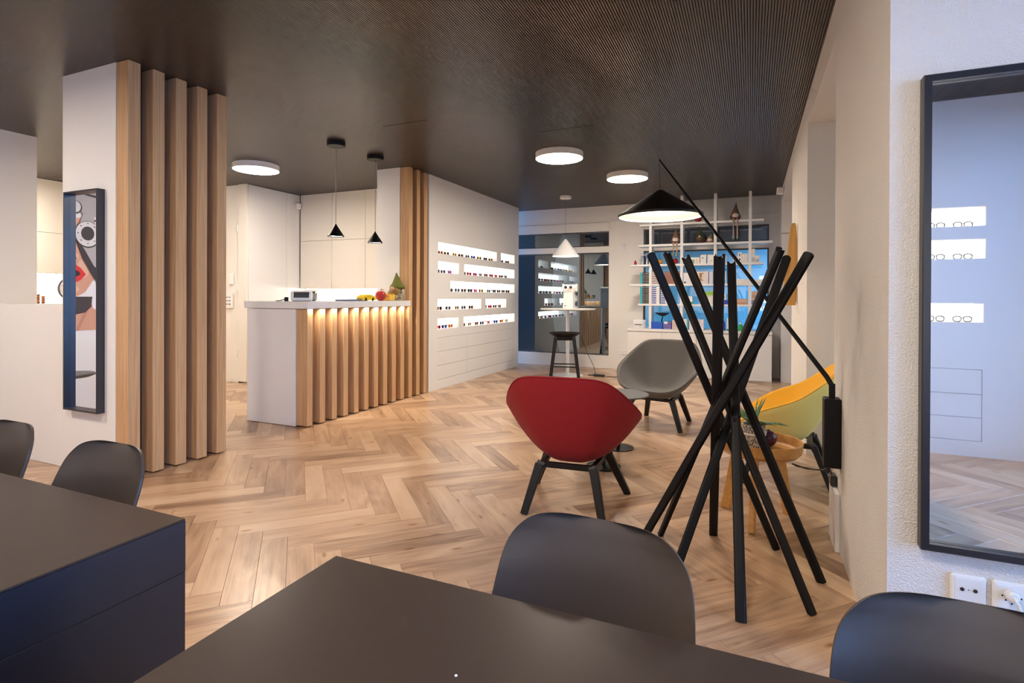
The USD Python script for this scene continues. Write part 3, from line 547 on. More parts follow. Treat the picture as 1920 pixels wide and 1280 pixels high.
# ------------------------------------------------------------------ desks and shell chairs
def desk(label, x0, x1, y0=0.04, y1=0.842):
    t = thing('desk', label, 'desk', (x0, y0, 0)); w, d = x1-x0, y1-y0
    obj('top', box(0, w, 0, d, 0.735, 0.74, 0.001), 'desk_top', t); obj('apron', box(0, w, 0, d, 0.6195, 0.7348), 'desk_side', t)
    for a, b in ((0, 0.04), (w-0.04, w)): obj('side_panel', box(a, b, 0, d, 0.002, 0.6185, 0.001), 'desk_side', t)
    obj('modesty_panel', box(0.041, w-0.041, d-0.57, d-0.55, 0.1, 0.6185), 'desk_side', t); return t
t1 = desk('black desk at the left with a closed side panel', -2.9, -1.18)
t2 = desk('black desk in the foreground with two shell chairs behind it', -0.743, 0.70)
obj('crumb', move(ellipsoid(0.0022, 0.0022, 0.0012, sub=1), 0.743-0.36+0.0, 0.60, 0.7408), 'desk_crumb', t2, True, label='white speck on the desk top')
def make_shell_chair(label, x, y, rz):
    t = thing('shell_chair', label, 'chair', (x, y, 0), rz)
    cen = np.array([(-0.245, 0.405), (-0.235, 0.428), (-0.20, 0.440), (-0.12, 0.436), (0.0, 0.424), (0.09, 0.424), (0.145, 0.445), (0.18, 0.50), (0.198, 0.57), (0.212, 0.64), (0.225, 0.70), (0.236, 0.755), (0.244, 0.79), (0.249, 0.812), (0.253, 0.825), (0.256, 0.8335)])
    wid = np.array([0.150, 0.185, 0.212, 0.226, 0.228, 0.222, 0.214, 0.208, 0.203, 0.198, 0.194, 0.192, 0.191, 0.191, 0.191, 0.191])
    cv = np.array([0.0, 0.005, 0.015, 0.03, 0.045, 0.06, 0.075, 0.08, 0.075, 0.066, 0.056, 0.046, 0.04, 0.035, 0.028, 0.018])
    s = np.linspace(0, 1, 16); S = 1-(1-np.linspace(0, 1, 46))**1.7
    from scipy.interpolate import PchipInterpolator as PI_
    c = np.column_stack([PI_(s, cen[:, 0])(S), PI_(s, cen[:, 1])(S)]); w = PI_(s, wid)(S); uu = np.clip((c[:, 1]-0.65)/(0.834-0.65), 0, 1); bk = (S > 0.5); w = np.where(bk & (c[:, 1] > 0.65), w*(1-uu**3.9)**(1/3.9), w); k = PI_(s, cv)(S)
    tg = np.gradient(c, axis=0); tg /= np.linalg.norm(tg, axis=1, keepdims=True); nr = np.column_stack([-tg[:, 1], tg[:, 0]])   # towards the sitter
    T = np.sin(np.linspace(-PI/2, PI/2, 29))
    P = np.zeros((46, 29, 3))
    for j, tt in enumerate(T):
        off = k*abs(tt)**2.2
        P[:, j, 0] = w*tt; P[:, j, 1] = c[:, 0]+nr[:, 0]*off; P[:, j, 2] = c[:, 1]+nr[:, 1]*off
    du_, dv = np.gradient(P, axis=0), np.gradient(P, axis=1); N = np.cross(dv, du_); N /= np.linalg.norm(N, axis=2, keepdims=True)+1e-9
    N = np.repeat(np.column_stack([np.zeros(46), nr])[:, None], 29, axis=1)
    A, B = P+N*0.004, P-N*0.004
    loop = [(i, 0) for i in range(46)]+[(45, j) for j in range(1, 29)]+[(i, 28) for i in range(44, -1, -1)]+[(0, j) for j in range(27, 0, -1)]
    n = 46*29; F = []
    for i in range(45):
        for j in range(28):
            a, b, c_, d = i*29+j, (i+1)*29+j, (i+1)*29+j+1, i*29+j+1; F += [(a, b, c_), (a, c_, d), (n+a, n+c_, n+b), (n+a, n+d, n+c_)]
    id_ = [i*29+j for i, j in loop]; m_ = len(id_)
    for q in range(m_):
        a, b = id_[q], id_[(q+1) % m_]; F += [(a, n+a, b), (b, n+a, n+b)]
    m = trimesh.Trimesh(np.vstack([A.reshape(-1, 3), B.reshape(-1, 3)])*(0.965, 1, 0.980), F, process=False); m.fix_normals()
    obj('seat_shell', m, 'black_plastic', t, True)
    obj('under_frame', cat(box(-0.12, 0.12, -0.10, 0.10, 0.395, 0.415, 0.003), tube([(-0.1, -0.09, 0.40), (0.1, 0.09, 0.40)], 0.008), tube([(0.1, -0.09, 0.40), (-0.1, 0.09, 0.40)], 0.008)), 'matte_black', t)
    for sx in (-1, 1):
        for sy in (-1, 1): obj('leg', tube([(sx*0.10, sy*0.09, 0.405), (sx*0.16, sy*0.15, 0.2), (sx*0.21, sy*0.20, 0.0)], [0.014, 0.013, 0.009], 10), 'black_wood', t, 40)
    return t
sc0 = make_shell_chair('black shell chair behind the foreground desk, centre of the picture', -0.278, 0.785, -0.06)
for lb, x, y, rz in (('black shell chair behind the foreground desk, at the right edge below the mirror', 0.288, 0.718, -0.02),
                     ('black shell chair behind the left desk, nearest the oak pillar', -1.665, 0.745, 0.0), ('black shell chair behind the left desk, cut by the left edge', -2.25, 0.77, 0.0)):
    dup(sc0, lb, (x, y, 0), rz)

# ------------------------------------------------------------------ lounge chairs
def lounge(label, inner, outer, x, y, rz):
    t = thing('lounge_chair', label, 'armchair', (x, y, 0), rz)
    from scipy.interpolate import CubicSpline
    half = np.array([(0, -0.335, 0.345), (0.15, -0.338, 0.348), (0.275, -0.302, 0.385), (0.358, -0.205, 0.462), (0.402, -0.08, 0.528), (0.402, 0.05, 0.582), (0.362, 0.16, 0.655), (0.308, 0.25, 0.725), (0.245, 0.305, 0.772), (0.14, 0.330, 0.788), (0.045, 0.337, 0.790)])
    R = np.vstack([half, [(-a, b, c) for a, b, c in half[::-1] if a > 0.0]]); R = np.vstack([R, R[:1]])
    tt = np.concatenate([[0], np.cumsum(np.linalg.norm(np.diff(R, axis=0), axis=1))]); tt /= tt[-1]
    cs = CubicSpline(tt, R, bc_type='periodic'); NU = 72; q = cs(np.arange(NU)/NU)
    ctr = np.array([0, -0.04, 0.262])
    def surf(q, ctr, shrink, vs, pz):
        P = np.zeros((NU, len(vs), 3))
        for j, v in enumerate(vs):
            f = v; g = 0.02*v+0.98*(max(0.0, v-0.22)/0.78)**pz
            P[:, j, :2] = ctr[:2]+(q[:, :2]-ctr[:2])*f*shrink; P[:, j, 2] = ctr[2]+(q[:, 2]-ctr[2])*g
        return P
    vs = np.linspace(0.02, 1, 20)
    out = surf(q, ctr, 1.0, vs, 1.85)
    dirs = q[:, :2]-ctr[:2]; dirs /= np.linalg.norm(dirs, axis=1, keepdims=True)
    qi = q.copy(); qi[:, :2] -= dirs*0.042; qi[:, 2] -= 0.004
    inn = surf(qi, ctr+(0, -0.0, 0.072), 1.0, vs, 2.0)
    rim = np.zeros((NU, 3, 3))
    for j, (o, h) in enumerate(((0.008, 0.013), (0.021, 0.018), (0.034, 0.012))): rim[:, j] = np.column_stack([q[:, :2]-dirs*o, q[:, 2]+h])
    upper = np.concatenate([rim, inn[:, ::-1]], axis=1); lower = np.concatenate([out, rim[:, :1]], axis=1)
    def close(P, c, flip):
        m = grid(P, flip, close_u=True); k = len(m.vertices); j = 0 if P is lower else P.shape[1]-1
        f = [(k, i*P.shape[1]+j, ((i+1) % NU)*P.shape[1]+j) for i in range(NU)]
        return trimesh.Trimesh(np.vstack([m.vertices, P[:, j].mean(0)]), np.vstack([m.faces, f]), process=False)
    mo, mi = close(lower, ctr, False), close(upper, ctr, False)
    whole = cat(mo, mi); whole.merge_vertices(); whole.fix_normals()
    nf = len(mo.faces)
    a, b = trimesh.Trimesh(whole.vertices, whole.faces[:nf], process=False), trimesh.Trimesh(whole.vertices, whole.faces[nf:], process=False)
    for g_ in (a, b): g_.remove_unreferenced_vertices()
    os_ = obj('outer_shell', a, outer, t, True); obj('seat_upholstery', b, inner, t, True)
    pr = np.vstack([rim[:, 0]+np.column_stack([dirs*0.004, np.zeros(NU)]), rim[:1, 0]+np.append(dirs[0]*0.004, 0)]); obj('piping', tube(pr, 0.0045, 6), inner, os_, True)
    z = 0.262
    obj('frame', cat(bar((-0.14, 0.13, z), (0.14, 0.13, z), 0.035, 0.03), bar((-0.16, -0.16, z), (0.16, -0.16, z), 0.035, 0.03), bar((-0.15, 0.14, z), (-0.17, -0.17, z), 0.035, 0.03), bar((0.15, 0.14, z), (0.17, -0.17, z), 0.035, 0.03)), 'black_wood', t)
    for sx, sy, tx, ty in ((0.15, 0.14, 0.225, 0.255), (-0.15, 0.14, -0.225, 0.255), (0.175, -0.17, 0.30, -0.27), (-0.175, -0.17, -0.30, -0.27)):
        obj('leg', cat(bar((sx, sy, z+0.012), (sx+(tx-sx)*0.2, sy+(ty-sy)*0.2, z-0.02), 0.050, 0.038, (0, 1, 0)), bar((sx+(tx-sx)*0.12, sy+(ty-sy)*0.12, z+0.005), (tx, ty, 0.001), 0.052, 0.040, (0, 1, 0), 0.040, 0.030)), 'black_wood', t)
    return t
lounge('red upholstered lounge chair seen from behind', 'red_fabric', 'red_fabric', -0.985, 3.165, PI+math.radians(5))
lounge('grey upholstered lounge chair facing the camera', 'grey_fabric', 'grey_fabric', -0.83, 5.53, math.radians(-11))
lounge('yellow upholstered lounge chair in the window recess', 'yellow_fabric', 'yellow_daylit_fabric', 0.245, 4.26, -PI/2+math.radians(-5))

# coffee tables, side table, plant
def coffee(label, x, y):
    t = thing('pedestal_table', label, 'side table', (x, y, 0))
    obj('top', cyl(0.245, 0.438, 0.45, n=56, c=0.003), 'dark_grey', t, 30); obj('post', cyl(0.016, 0.012, 0.438, n=20), 'matte_black', t, 30); obj('foot', lathe([(0, 0), (0.125, 0), (0.125, 0.006), (0.03, 0.016), (0, 0.016)], 48), 'matte_black', t, 30); return t
ct = coffee('small dark round pedestal table in front of the grey chair', -1.0, 4.49); dup(ct, 'small dark round pedestal table hidden behind the red chair', (-0.99, 3.95, 0))
so = thing('tray_table', 'small round oak tray table with three legs', 'side table', (0.05, 3.42, 0))
obj('tray', lathe([(0, 0.365), (0.195, 0.365), (0.215, 0.385), (0.222, 0.438), (0.220, 0.442), (0.214, 0.440), (0.206, 0.392), (0.19, 0.382), (0, 0.382)], 64), 'oak_tray', so, 30)
for fx, fy in ((-0.041, -0.262), (0.155, 0.10), (-0.182, 0.06)):
    obj('leg', bar((fx*0.62, fy*0.62, 0.366), (fx, fy, 0.001), 0.034, 0.062, (fx, fy, 0), 0.03, 0.056), 'oak_tray', so)
pp_ = thing('potted_aloe', 'spiky green plant in a woven black and white pot', 'potted plant', (0.018, 3.42, 0.382))
pot = obj('pot', lathe([(0, 0), (0.058, 0), (0.062, 0.006), (0.062, 0.142), (0.056, 0.142), (0.054, 0.125), (0, 0.125)], 40), 'woven', pp_, 30)
obj('band', lathe([(0.0625, 0.084), (0.0645, 0.086), (0.0645, 0.094), (0.0625, 0.096)], 40), col((0.75, 0.68, 0.58)), pot); obj('soil', cyl(0.053, 0.125, 0.131, n=30), 'soil', pot)
for k in range(30):
    a = k*2.39996+0.3; el0 = math.radians(8+74*((k*0.618) % 1)); ln = 0.115+0.075*((k*0.37) % 1); P = []
    for q in np.linspace(0, 1, 9):
        rr = 0.006+ln*(q*math.cos(el0)+0.22*q*q*math.sin(el0)); z_ = 0.128+ln*(q*math.sin(el0)+0.35*q*(1-q)*math.cos(el0)-0.10*q*q)
        P.append((rr*math.cos(a), rr*math.sin(a), max(z_, 0.128)))
    obj('leaf', tube(P, np.array([0.0050, 0.0066, 0.0068, 0.0062, 0.0054, 0.0044, 0.0033, 0.002, 0.0005]), 6), 'leaf', pp_, True)
pb = thing('glass_ball', 'dark purple ball behind the woven plant pot', 'ornament', (0.097, 3.508, 0.382)); obj('ball', ellipsoid(0.045, 0.045, 0.047, 0, 0, 0.047), col((0.05, 0.012, 0.05), 0.2), pb, True); obj('cap', cyl(0.009, 0.09, 0.10, n=12), col((0.2, 0.15, 0.1)), pb)

# coat stand of eight crossed poles
cs_ = thing('coat_stand', 'black coat stand of eight crossed leaning poles', 'coat stand', (-0.065, 2.665, 0))
c0 = np.array([-0.065, 2.665, 0])
poles = [((0.119, 2.999), (-0.435, 2.60, 1.455)), ((0.227, 2.442), (-0.405, 2.93, 1.477)), ((0.288, 2.733), (-0.312, 2.947, 1.457)), ((-0.176, 3.045), (-0.113, 2.25, 1.411)),
         ((-0.03, 2.274), (-0.095, 3.039, 1.427)), ((-0.428, 2.925), (0.103, 2.33, 1.435)), ((-0.312, 2.49), (0.163, 3.02, 1.452)), ((-0.51, 2.70), (0.209, 2.409, 1.424))]
def pole(p, q, a=None, round_end=False):
    p, q = np.asarray(p, float), np.asarray(q, float); ln = np.linalg.norm(q-p)
    r, w = 0.0125, 0.044                              # channel: rounded back, hollow front, a hook cut out of the top
    sec = sg.LineString([(-w/2+r, 0), (w/2-r, 0)]).buffer(r, 6).difference(sg.box(-w/2+0.007, w/2-0.007, -0.1, -0.006))
    m = trimesh.creation.extrude_polygon(sec, ln, engine='earcut')
    if round_end:
        side = sg.box(-w/2, 0, w/2, ln-w/2).union(sg.Point(0, ln-w/2).buffer(w/2, 12))
        m = tm(man(m) ^ man(poly_y(side, -0.1, 0.1)))
    else:
        notch = rot(cyl(0.0125, -0.1, 0.1, n=24), PI/2, (1, 0, 0)); notch.apply_translation((0, 0, ln)); m = cut(m, notch)
    t = (q-p)/ln; out = p+q-2*c0; out[2] = 0; a = np.cross(out if np.linalg.norm(out) > 0.02 else (0, -1, 0), t) if a is None else np.asarray(a, float)-t*np.dot(a, t); a /= np.linalg.norm(a); b = np.cross(t, a)
    M = np.eye(4); M[:3, 0], M[:3, 1], M[:3, 2], M[:3, 3] = a, b, t, p-c0; m.apply_transform(M)
    dz = m.vertices[:, 2].min(); m.vertices[:, 2] = np.maximum(m.vertices[:, 2], 0.0005); return m
for k, (f_, q_) in enumerate(poles): obj('pole', pole((*f_, 0.0), q_, (1, 0.1, 0) if k in (3, 4) else None, k in (0, 6, 7)), 'matte_black', cs_, 30)
obj('joint', cat(*[ellipsoid(0.008, 0.008, 0.008, 0.0+0.02*k, -0.03, 0.70+0.02*k, 2) for k in range(2)]), 'matte_black', cs_, True)

# ------------------------------------------------------------------ bar table, stool and instrument
bt = thing('bar_table', 'tall round white pedestal table by the left window', 'table', (-2.66, 8.281, 0))
obj('top', lathe([(0, 1.025), (0.41, 1.03), (0.437, 1.043), (0.44, 1.05), (0.435, 1.056), (0, 1.056)], 64), 'white_lacquer', bt, 30); obj('post', cyl(0.028, 0.014, 1.025, n=24), 'white_metal', bt, 30); obj('foot', lathe([(0, 0), (0.245, 0), (0.245, 0.006), (0.03, 0.016), (0, 0.016)], 48), 'white_metal', bt, 30)
bs_ = thing('bar_stool', 'black bar stool with dished seat before the white round table', 'stool', (-2.551, 7.80, 0), math.radians(18))
obj('seat', lathe([(0, 0.635), (0.10, 0.635), (0.17, 0.655), (0.235, 0.70), (0.238, 0.708), (0.23, 0.708), (0.16, 0.675), (0.09, 0.66), (0, 0.658)], 48), 'matte_black', bs_, 30)
obj('seat_frame', cat(*[bar((sx*0.13, -0.13, 0.615), (sx*0.13, 0.13, 0.615), 0.03, 0.03) for sx in (-1, 1)], *[bar((-0.13, sy*0.13, 0.615), (0.13, sy*0.13, 0.615), 0.03, 0.03) for sy in (-1, 1)]), 'black_wood', bs_)
for sx in (-1, 1):
    for sy in (-1, 1): obj('leg', bar((sx*0.135, sy*0.135, 0.63), (sx*0.212, sy*0.20, 0.001), 0.052, 0.042, (0, 1, 0), 0.046, 0.034), 'black_wood', bs_)
for k, (a, b) in enumerate((((-1, -1), (1, -1)), ((-1, 1), (1, 1)), ((-1, -1), (-1, 1)), ((1, -1), (1, 1)))):
    zz = 0.215 if k < 2 else 0.16; g_ = 0.135+(0.212-0.135)*(1-zz/0.63); h_ = 0.135+(0.2-0.135)*(1-zz/0.63)
    obj('foot_rail', tube([(a[0]*g_, a[1]*h_, zz), (b[0]*g_, b[1]*h_, zz)], 0.008, 8), 'matte_black', bs_, 40)
io = thing('eye_instrument', 'white desktop eye-measuring instrument with two dark round lenses', 'instrument', (-2.62, 8.26, 1.0565), -0.05)
body = [(-0.105, 0), (0.115, 0), (0.085, 0.05), (0.078, 0.22), (0.095, 0.27), (-0.095, 0.27), (-0.078, 0.22), (-0.085, 0.05)]
obj('body', tm(m3.Manifold.batch_hull([man(box(-0.085, 0.085, -0.09, 0.12, 0.0, 0.02)), man(box(-0.075, 0.075, -0.07, 0.11, 0.20, 0.25))])), 'white_plastic', io, 30)
obj('head', tm(m3.Manifold.batch_hull([man(ellipsoid(0.05, 0.08, 0.055, s*0.065, 0.0, 0.325, 2)) for s in (-1, 1)]+[man(box(-0.07, 0.07, -0.06, 0.08, 0.25, 0.27))])), 'white_plastic', io, 40)
for s in (-1, 1):
    obj('lens', rot(cyl(0.024, 0.072, 0.084, s*0.042, 0.335, 24, 0.004), PI/2, (1, 0, 0)), 'screen_grey', io, 30)
    obj('ear', tm(m3.Manifold.batch_hull([man(ellipsoid(0.018, 0.03, 0.02, s*0.11, 0.0, 0.37, 2)), man(ellipsoid(0.02, 0.04, 0.03, s*0.105, 0.01, 0.29, 2))])), 'white_plastic', io, 40)
obj('knob', ellipsoid(0.018, 0.03, 0.035, 0.105, 0.03, 0.235, 2), 'screen_grey', io, True); obj('knob', ellipsoid(0.018, 0.03, 0.045, 0.10, 0.03, 0.075, 2), 'screen_grey', io, True)
obj('label', box(-0.055, -0.025, -0.0915, -0.087, 0.04, 0.05), 'dark_grey', io)
cb = thing('power_lead', 'thin black power lead with adapter brick on the floor', 'cable', (-2.17, 8.36, 0))
obj('adapter', box(-0.085, 0.085, -0.03, 0.03, 0.0, 0.032, 0.006), 'cable_black', cb)
obj('lead', tube([(-0.085, 0, 0.012), (-0.16, 0.02, 0.006), (-0.2, 0.06, 0.005), (-0.12, 0.09, 0.006), (-0.1, 0.16, 0.02), (-0.17, 0.3, 0.12), (-0.28, 0.35, 0.3), (-0.36, 0.25, 0.6)], 0.0045, 8), 'cable_black', cb, True)
obj('lead', tube([(0.085, 0, 0.012), (0.16, 0.03, 0.005), (0.24, 0.0, 0.005), (0.31, 0.1, 0.005), (0.31, 0.6, 0.01), (0.28, 0.90, 0.06), (0.256, 0.965, 0.25)], 0.0045, 8), 'cable_black', cb, True)

# ------------------------------------------------------------------ shelving in front of the back window
sv = thing('shelving', 'white open shelving with four ceiling-high posts before the back window', 'shelf', (-1.80, 8.95, 0))
def vx(x): return x+1.80
for x in (-1.469, -0.992, -0.503, -0.017): obj('post', box(vx(x-0.021), vx(x+0.021), -0.12, 0.12, 0.745, ZC-0.002, 0.002), 'white_metal', sv)
SH = [(-1.64, 0.165, 2.388), (-1.66, 0.285, 2.062), (-1.79, 0.165, 1.748), (-1.79, 0.165, 1.436), (-1.66, 0.165, 1.122)]
for a, b, z in SH: obj('shelf_board', box(vx(a), vx(b), -0.13, 0.13, z-0.018, z+0.0138, 0.003), 'white_metal', sv)
cbn = thing('low_cabinet', 'low white cupboard under the shelving', 'cupboard', (-1.81, 8.745, 0))
obj('body', box(0, 2.09, 0.02, 0.60, 0.0, 0.70), 'white_paint', cbn); obj('top', box(-0.005, 2.095, -0.005, 0.60, 0.701, 0.742, 0.002), 'white_lacquer', cbn)
for a, b in ((0.0, 0.531), (0.535, 1.048), (1.052, 1.56), (1.564, 2.09)): obj('door', box(a, b, 0, 0.019, 0.02, 0.688, 0.0015), 'white_lacquer', cbn)

Y8 = 8.835
def carton(label, x0, x1, z0, h, c, prints=(), d=0.11, name='carton', cat_='box', y=Y8, group=None):
    """prints: (u0, u1, v0, v1, colour) as fractions of the front"""
    t = thing(name, label, cat_, (x0, y, z0), 0, group); w = x1-x0
    obj('body', box(0, w, 0, d, 0, h, 0.0015), col(c), t)
    for u0, u1, v0, v1, pc in prints: obj('print', box(u0*w, u1*w, -0.0012, 0.0002, v0*h, v1*h), col(pc), t)
    return t
def stripes(n, c, u0, u1, fill=0.5): return [(u0, u1, (k+0.3)/n, (k+0.3+fill)/n, c) for k in range(n)]
BLK, WHT, TEAL, GRY = (0.02, 0.02, 0.022), (0.82, 0.82, 0.82), (0.05, 0.40, 0.48), (0.35, 0.33, 0.31)
z3, z4, z5, zc = 1.7625, 1.4505, 1.1365, 0.7425
def stack(label, x0, x1, z0, n, h, c, mk, group):
    for k in range(n):
        o = 'bottom one' if k == 0 else 'top one' if k == n-1 else ORD[k]+' from bottom'
        carton(f'{label}, {o}', x0, x1, z0+k*h, h-0.001, c, mk, group=group)
stack('flat black-teal lens box in the fourth shelf stack', -1.630, -1.492, z4, 7, 0.026, BLK, [(0.0, 0.28, 0, 1, TEAL), (0.62, 0.95, 0.3, 0.7, GRY), (0.34, 0.54, 0.4, 0.6, WHT)], 'black lens boxes on the fourth shelf')
stack('flat black-teal lens box in the lowest shelf stack', -1.630, -1.492, z5, 10, 0.0272, BLK, [(0.0, 0.28, 0, 1, TEAL), (0.62, 0.95, 0.3, 0.7, GRY), (0.34, 0.54, 0.4, 0.6, WHT)], 'black lens boxes on the lowest shelf')
stack('flat brown-white lens box on the fourth shelf', -1.446, -1.34, z4, 7, 0.027, WHT, [(0.02, 0.98, 0.1, 0.55, (0.16, 0.06, 0.05))], 'brown striped boxes on the fourth shelf')
stack('blue-ended white box, left lowest-shelf column', -1.446, -1.325, z5, 9, 0.030, WHT, [(0.02, 0.58, 0.22, 0.72, (0.02, 0.05, 0.40))], 'blue and white boxes, left column')
stack('blue-ended white box, right lowest-shelf column', -1.305, -1.185, z5, 9, 0.030, WHT, [(0.02, 0.58, 0.22, 0.72, (0.02, 0.05, 0.40))], 'blue and white boxes, right column')
carton('large brown box on the fourth shelf', -1.25, -1.02, z4, 0.19, (0.28, 0.13, 0.10), [(0.05, 0.95, 0.05, 0.1, (0.4, 0.2, 0.15))])
carton('white card box with a dark edge beside the second post', -0.965, -0.84, z4, 0.17, (0.72, 0.74, 0.78), [(0.1, 0.3, 0.05, 0.2, BLK)])
fb = thing('figure_box', 'white square box with a small gold figure print on the fourth shelf', 'box', (-0.828, Y8, z4))
obj('body', box(0, 0.23, 0, 0.09, 0, 0.187, 0.0015), col((0.72, 0.66, 0.66)), fb)
for shp in (el(0.118, 0.125, 0.020, 0.034), sg.Polygon([(0.105, 0.10), (0.13, 0.10), (0.133, 0.07), (0.165, 0.045), (0.07, 0.045), (0.102, 0.07)]), sg.box(0.092, 0.150, 0.160, 0.166)): obj('print', poly_y(shp, -0.0012, 0.0002), col((0.42, 0.22, 0.08)), fb)
carton('pale box with blue edge right of the figure print box', -0.585, -0.525, z4, 0.185, (0.70, 0.66, 0.70), [(0.85, 1.0, 0, 1, (0.1, 0.2, 0.45))])
carton('pale blue and white box by the third post on the fourth shelf', -0.47, -0.345, z4, 0.19, (0.60, 0.68, 0.74), [(0.0, 0.4, 0, 1, WHT), (0.55, 0.9, 0.0, 0.3, (0.10, 0.45, 0.60))])
carton('low white box on the fourth shelf near its right end', -0.27, -0.04, z4, 0.065, WHT, [(0.05, 0.95, 0.1, 0.2, (0.85, 0.80, 0.55))])
carton('flat white box on the fourth shelf right of the last post', 0.007, 0.15, z4, 0.06, WHT, [(0.1, 0.9, 0.1, 0.2, GRY)])
cl = [(0.62, 0.75, 0.10), (0.24, 0.50, 0.06), (0.16, 0.38, 0.42), (0.78, 0.62, 0.56), (0.80, 0.68, 0.62)]; cn = ['yellow', 'lime green', 'teal', 'pale pink', 'cream']
for k, (a, b) in enumerate(((-0.939, -0.909), (-0.907, -0.858), (-0.856, -0.807), (-0.805, -0.768), (-0.766, -0.722))): carton(f'small {cn[k]} and white box in the row on the third shelf', a, b, z3, 0.092, cl[k], [(0.0, 1.0, 0.68, 1.0, (0.80, 0.82, 0.70))])
carton('tall white box with a grey mark left of the third post', -0.715, -0.63, z3, 0.13, (0.78, 0.77, 0.77), [(0.3, 0.5, 0.55, 0.7, (0.1, 0.1, 0.15))])
carton('tall white box with a small mark touching the third post', -0.612, -0.525, z3, 0.13, (0.78, 0.76, 0.75), [(0.5, 0.65, 0.2, 0.35, (0.4, 0.25, 0.2))])
carton('narrow cream box between the poles on the third shelf', -0.47, -0.43, z3, 0.10, (0.80, 0.70, 0.58)); carton('narrow blue and white box between the poles on the third shelf', -0.385, -0.345, z3, 0.11, WHT, [(0.1, 0.6, 0.5, 0.9, (0.1, 0.15, 0.4))])
carton('white carton with blue stripe on the third shelf', -0.247, -0.190, z3, 0.10, WHT, [(0.2, 0.5, 0.1, 0.9, (0.25, 0.35, 0.5)), (0.7, 0.85, 0.1, 0.9, (0.2, 0.2, 0.3))])
carton('tall white carton with dark red mark on the third shelf', -0.188, -0.131, z3, 0.155, WHT, [(0.35, 0.6, 0.6, 0.85, (0.25, 0.05, 0.1)), (0.35, 0.65, 0.2, 0.4, BLK)])
carton('broad cream carton beside the fourth post on the third shelf', -0.129, -0.048, z3, 0.13, (0.80, 0.75, 0.70))
carton('tall cream carton right of the fourth post on the third shelf', 0.006, 0.050, z3, 0.20, (0.82, 0.76, 0.66), [(0.1, 0.9, 0.05, 0.35, (0.45, 0.5, 0.55))]); carton('short cream carton at the right end of the third shelf', 0.052, 0.111, z3, 0.10, (0.82, 0.76, 0.68), [(0.1, 0.9, 0.05, 0.5, (0.45, 0.5, 0.55))])
carton('white box with green band and bottle print on the lowest shelf', -0.945, -0.83, z5, 0.12, WHT, [(0, 1, 0, 0.3, (0.02, 0.35, 0.12)), (0.1, 0.5, 0.45, 0.9, (0.15, 0.5, 0.4))])
carton('tall lime green topped box by the third post on the lowest shelf', -0.637, -0.525, z5, 0.193, (0.62, 0.62, 0.56), [(0, 1, 0.72, 1, (0.28, 0.55, 0.06)), (0.4, 0.8, 0.05, 0.6, (0.75, 0.75, 0.75))])
carton('small deep blue box on the lowest shelf', -0.394, -0.32, z5, 0.065, (0.03, 0.05, 0.45), [(0.1, 0.4, 0.3, 0.7, (0.2, 0.3, 0.7))]); carton('small white box on top of the deep blue one', -0.40, -0.345, z5+0.066, 0.09, WHT, [(0.2, 0.7, 0.3, 0.6, GRY)])
carton('low salmon box left of the fourth post on the lowest shelf', -0.207, -0.045, z5, 0.085, (0.62, 0.40, 0.28), [(0.1, 0.9, 0.2, 0.3, (0.4, 0.2, 0.15)), (0.1, 0.9, 0.55, 0.65, (0.8, 0.6, 0.5))])
carton('large salmon box with blue foot right of the fourth post', 0.006, 0.125, z5, 0.198, (0.68, 0.45, 0.34), [(0.0, 1.0, 0.0, 0.32, (0.18, 0.20, 0.42)), (0.1, 0.45, 0.5, 0.54, (0.3, 0.2, 0.15)), (0.1, 0.45, 0.6, 0.64, (0.3, 0.2, 0.15)), (0.1, 0.45, 0.7, 0.74, (0.3, 0.2, 0.15))])
yc_ = 8.80
carton('bright blue ribbed box on the low cupboard beside the first post', -1.446, -1.275, zc, 0.108, (0.02, 0.12, 0.62), [(k/7+0.04, k/7+0.09, 0.05, 0.9, (0.01, 0.06, 0.40)) for k in range(7)], y=yc_)
carton('purple striped box with white tag on the low cupboard', -1.25, -1.133, zc, 0.115, (0.10, 0.06, 0.30), stripes(5, (0.45, 0.42, 0.6), 0.05, 0.95, 0.2)+[(0.0, 0.48, 0.7, 1.02, WHT)], y=yc_)
carton('pinkish grey box on the low cupboard', -1.127, -1.018, zc, 0.145, (0.62, 0.50, 0.46), [(0.5, 1.0, 0.3, 0.6, (0.4, 0.55, 0.5))], y=yc_)
carton('white and teal box on the low cupboard left of the second post', -0.965, -0.885, zc, 0.16, (0.74, 0.72, 0.72), [(0.7, 1.0, 0, 1, (0.1, 0.42, 0.55))], y=yc_); carton('white speckled box on the low cupboard right of the second post', -0.87, -0.80, zc, 0.15, (0.72, 0.70, 0.72), y=yc_)
carton('white twin box on the low cupboard left of the leaning poles', -0.79, -0.66, zc, 0.16, (0.70, 0.66, 0.72), [(0.45, 0.55, 0, 1, (0.45, 0.42, 0.5))], y=yc_)
carton('tall slim white box with green foot on the low cupboard', -0.332, -0.29, zc, 0.19, (0.72, 0.74, 0.76), [(0, 1, 0, 0.15, (0.03, 0.3, 0.15))], y=yc_)
def bottle(label, x, y, z, r, h, c, cap, rough=0.3):
    t = thing('bottle', label, 'bottle', (x, y, z)); bo = obj('body', lathe([(0, 0), (r, 0), (r, h*0.6), (r*0.45, h*0.74), (r*0.45, h*0.8), (0, h*0.8)], 20), col(c, rough), t, 30); obj('cap', cyl(r*0.5, h*0.8, h, n=16, c=0.002), col(cap), bo, 30)
bottle('round blue-footed white bottle on the low cupboard', -0.385, 8.84, zc, 0.032, 0.185, (0.05, 0.06, 0.40), (0.1, 0.55, 0.55)); bottle('green round bottle on the low cupboard right of the poles', -0.14, 8.84, zc, 0.036, 0.125, (0.02, 0.36, 0.08), WHT)
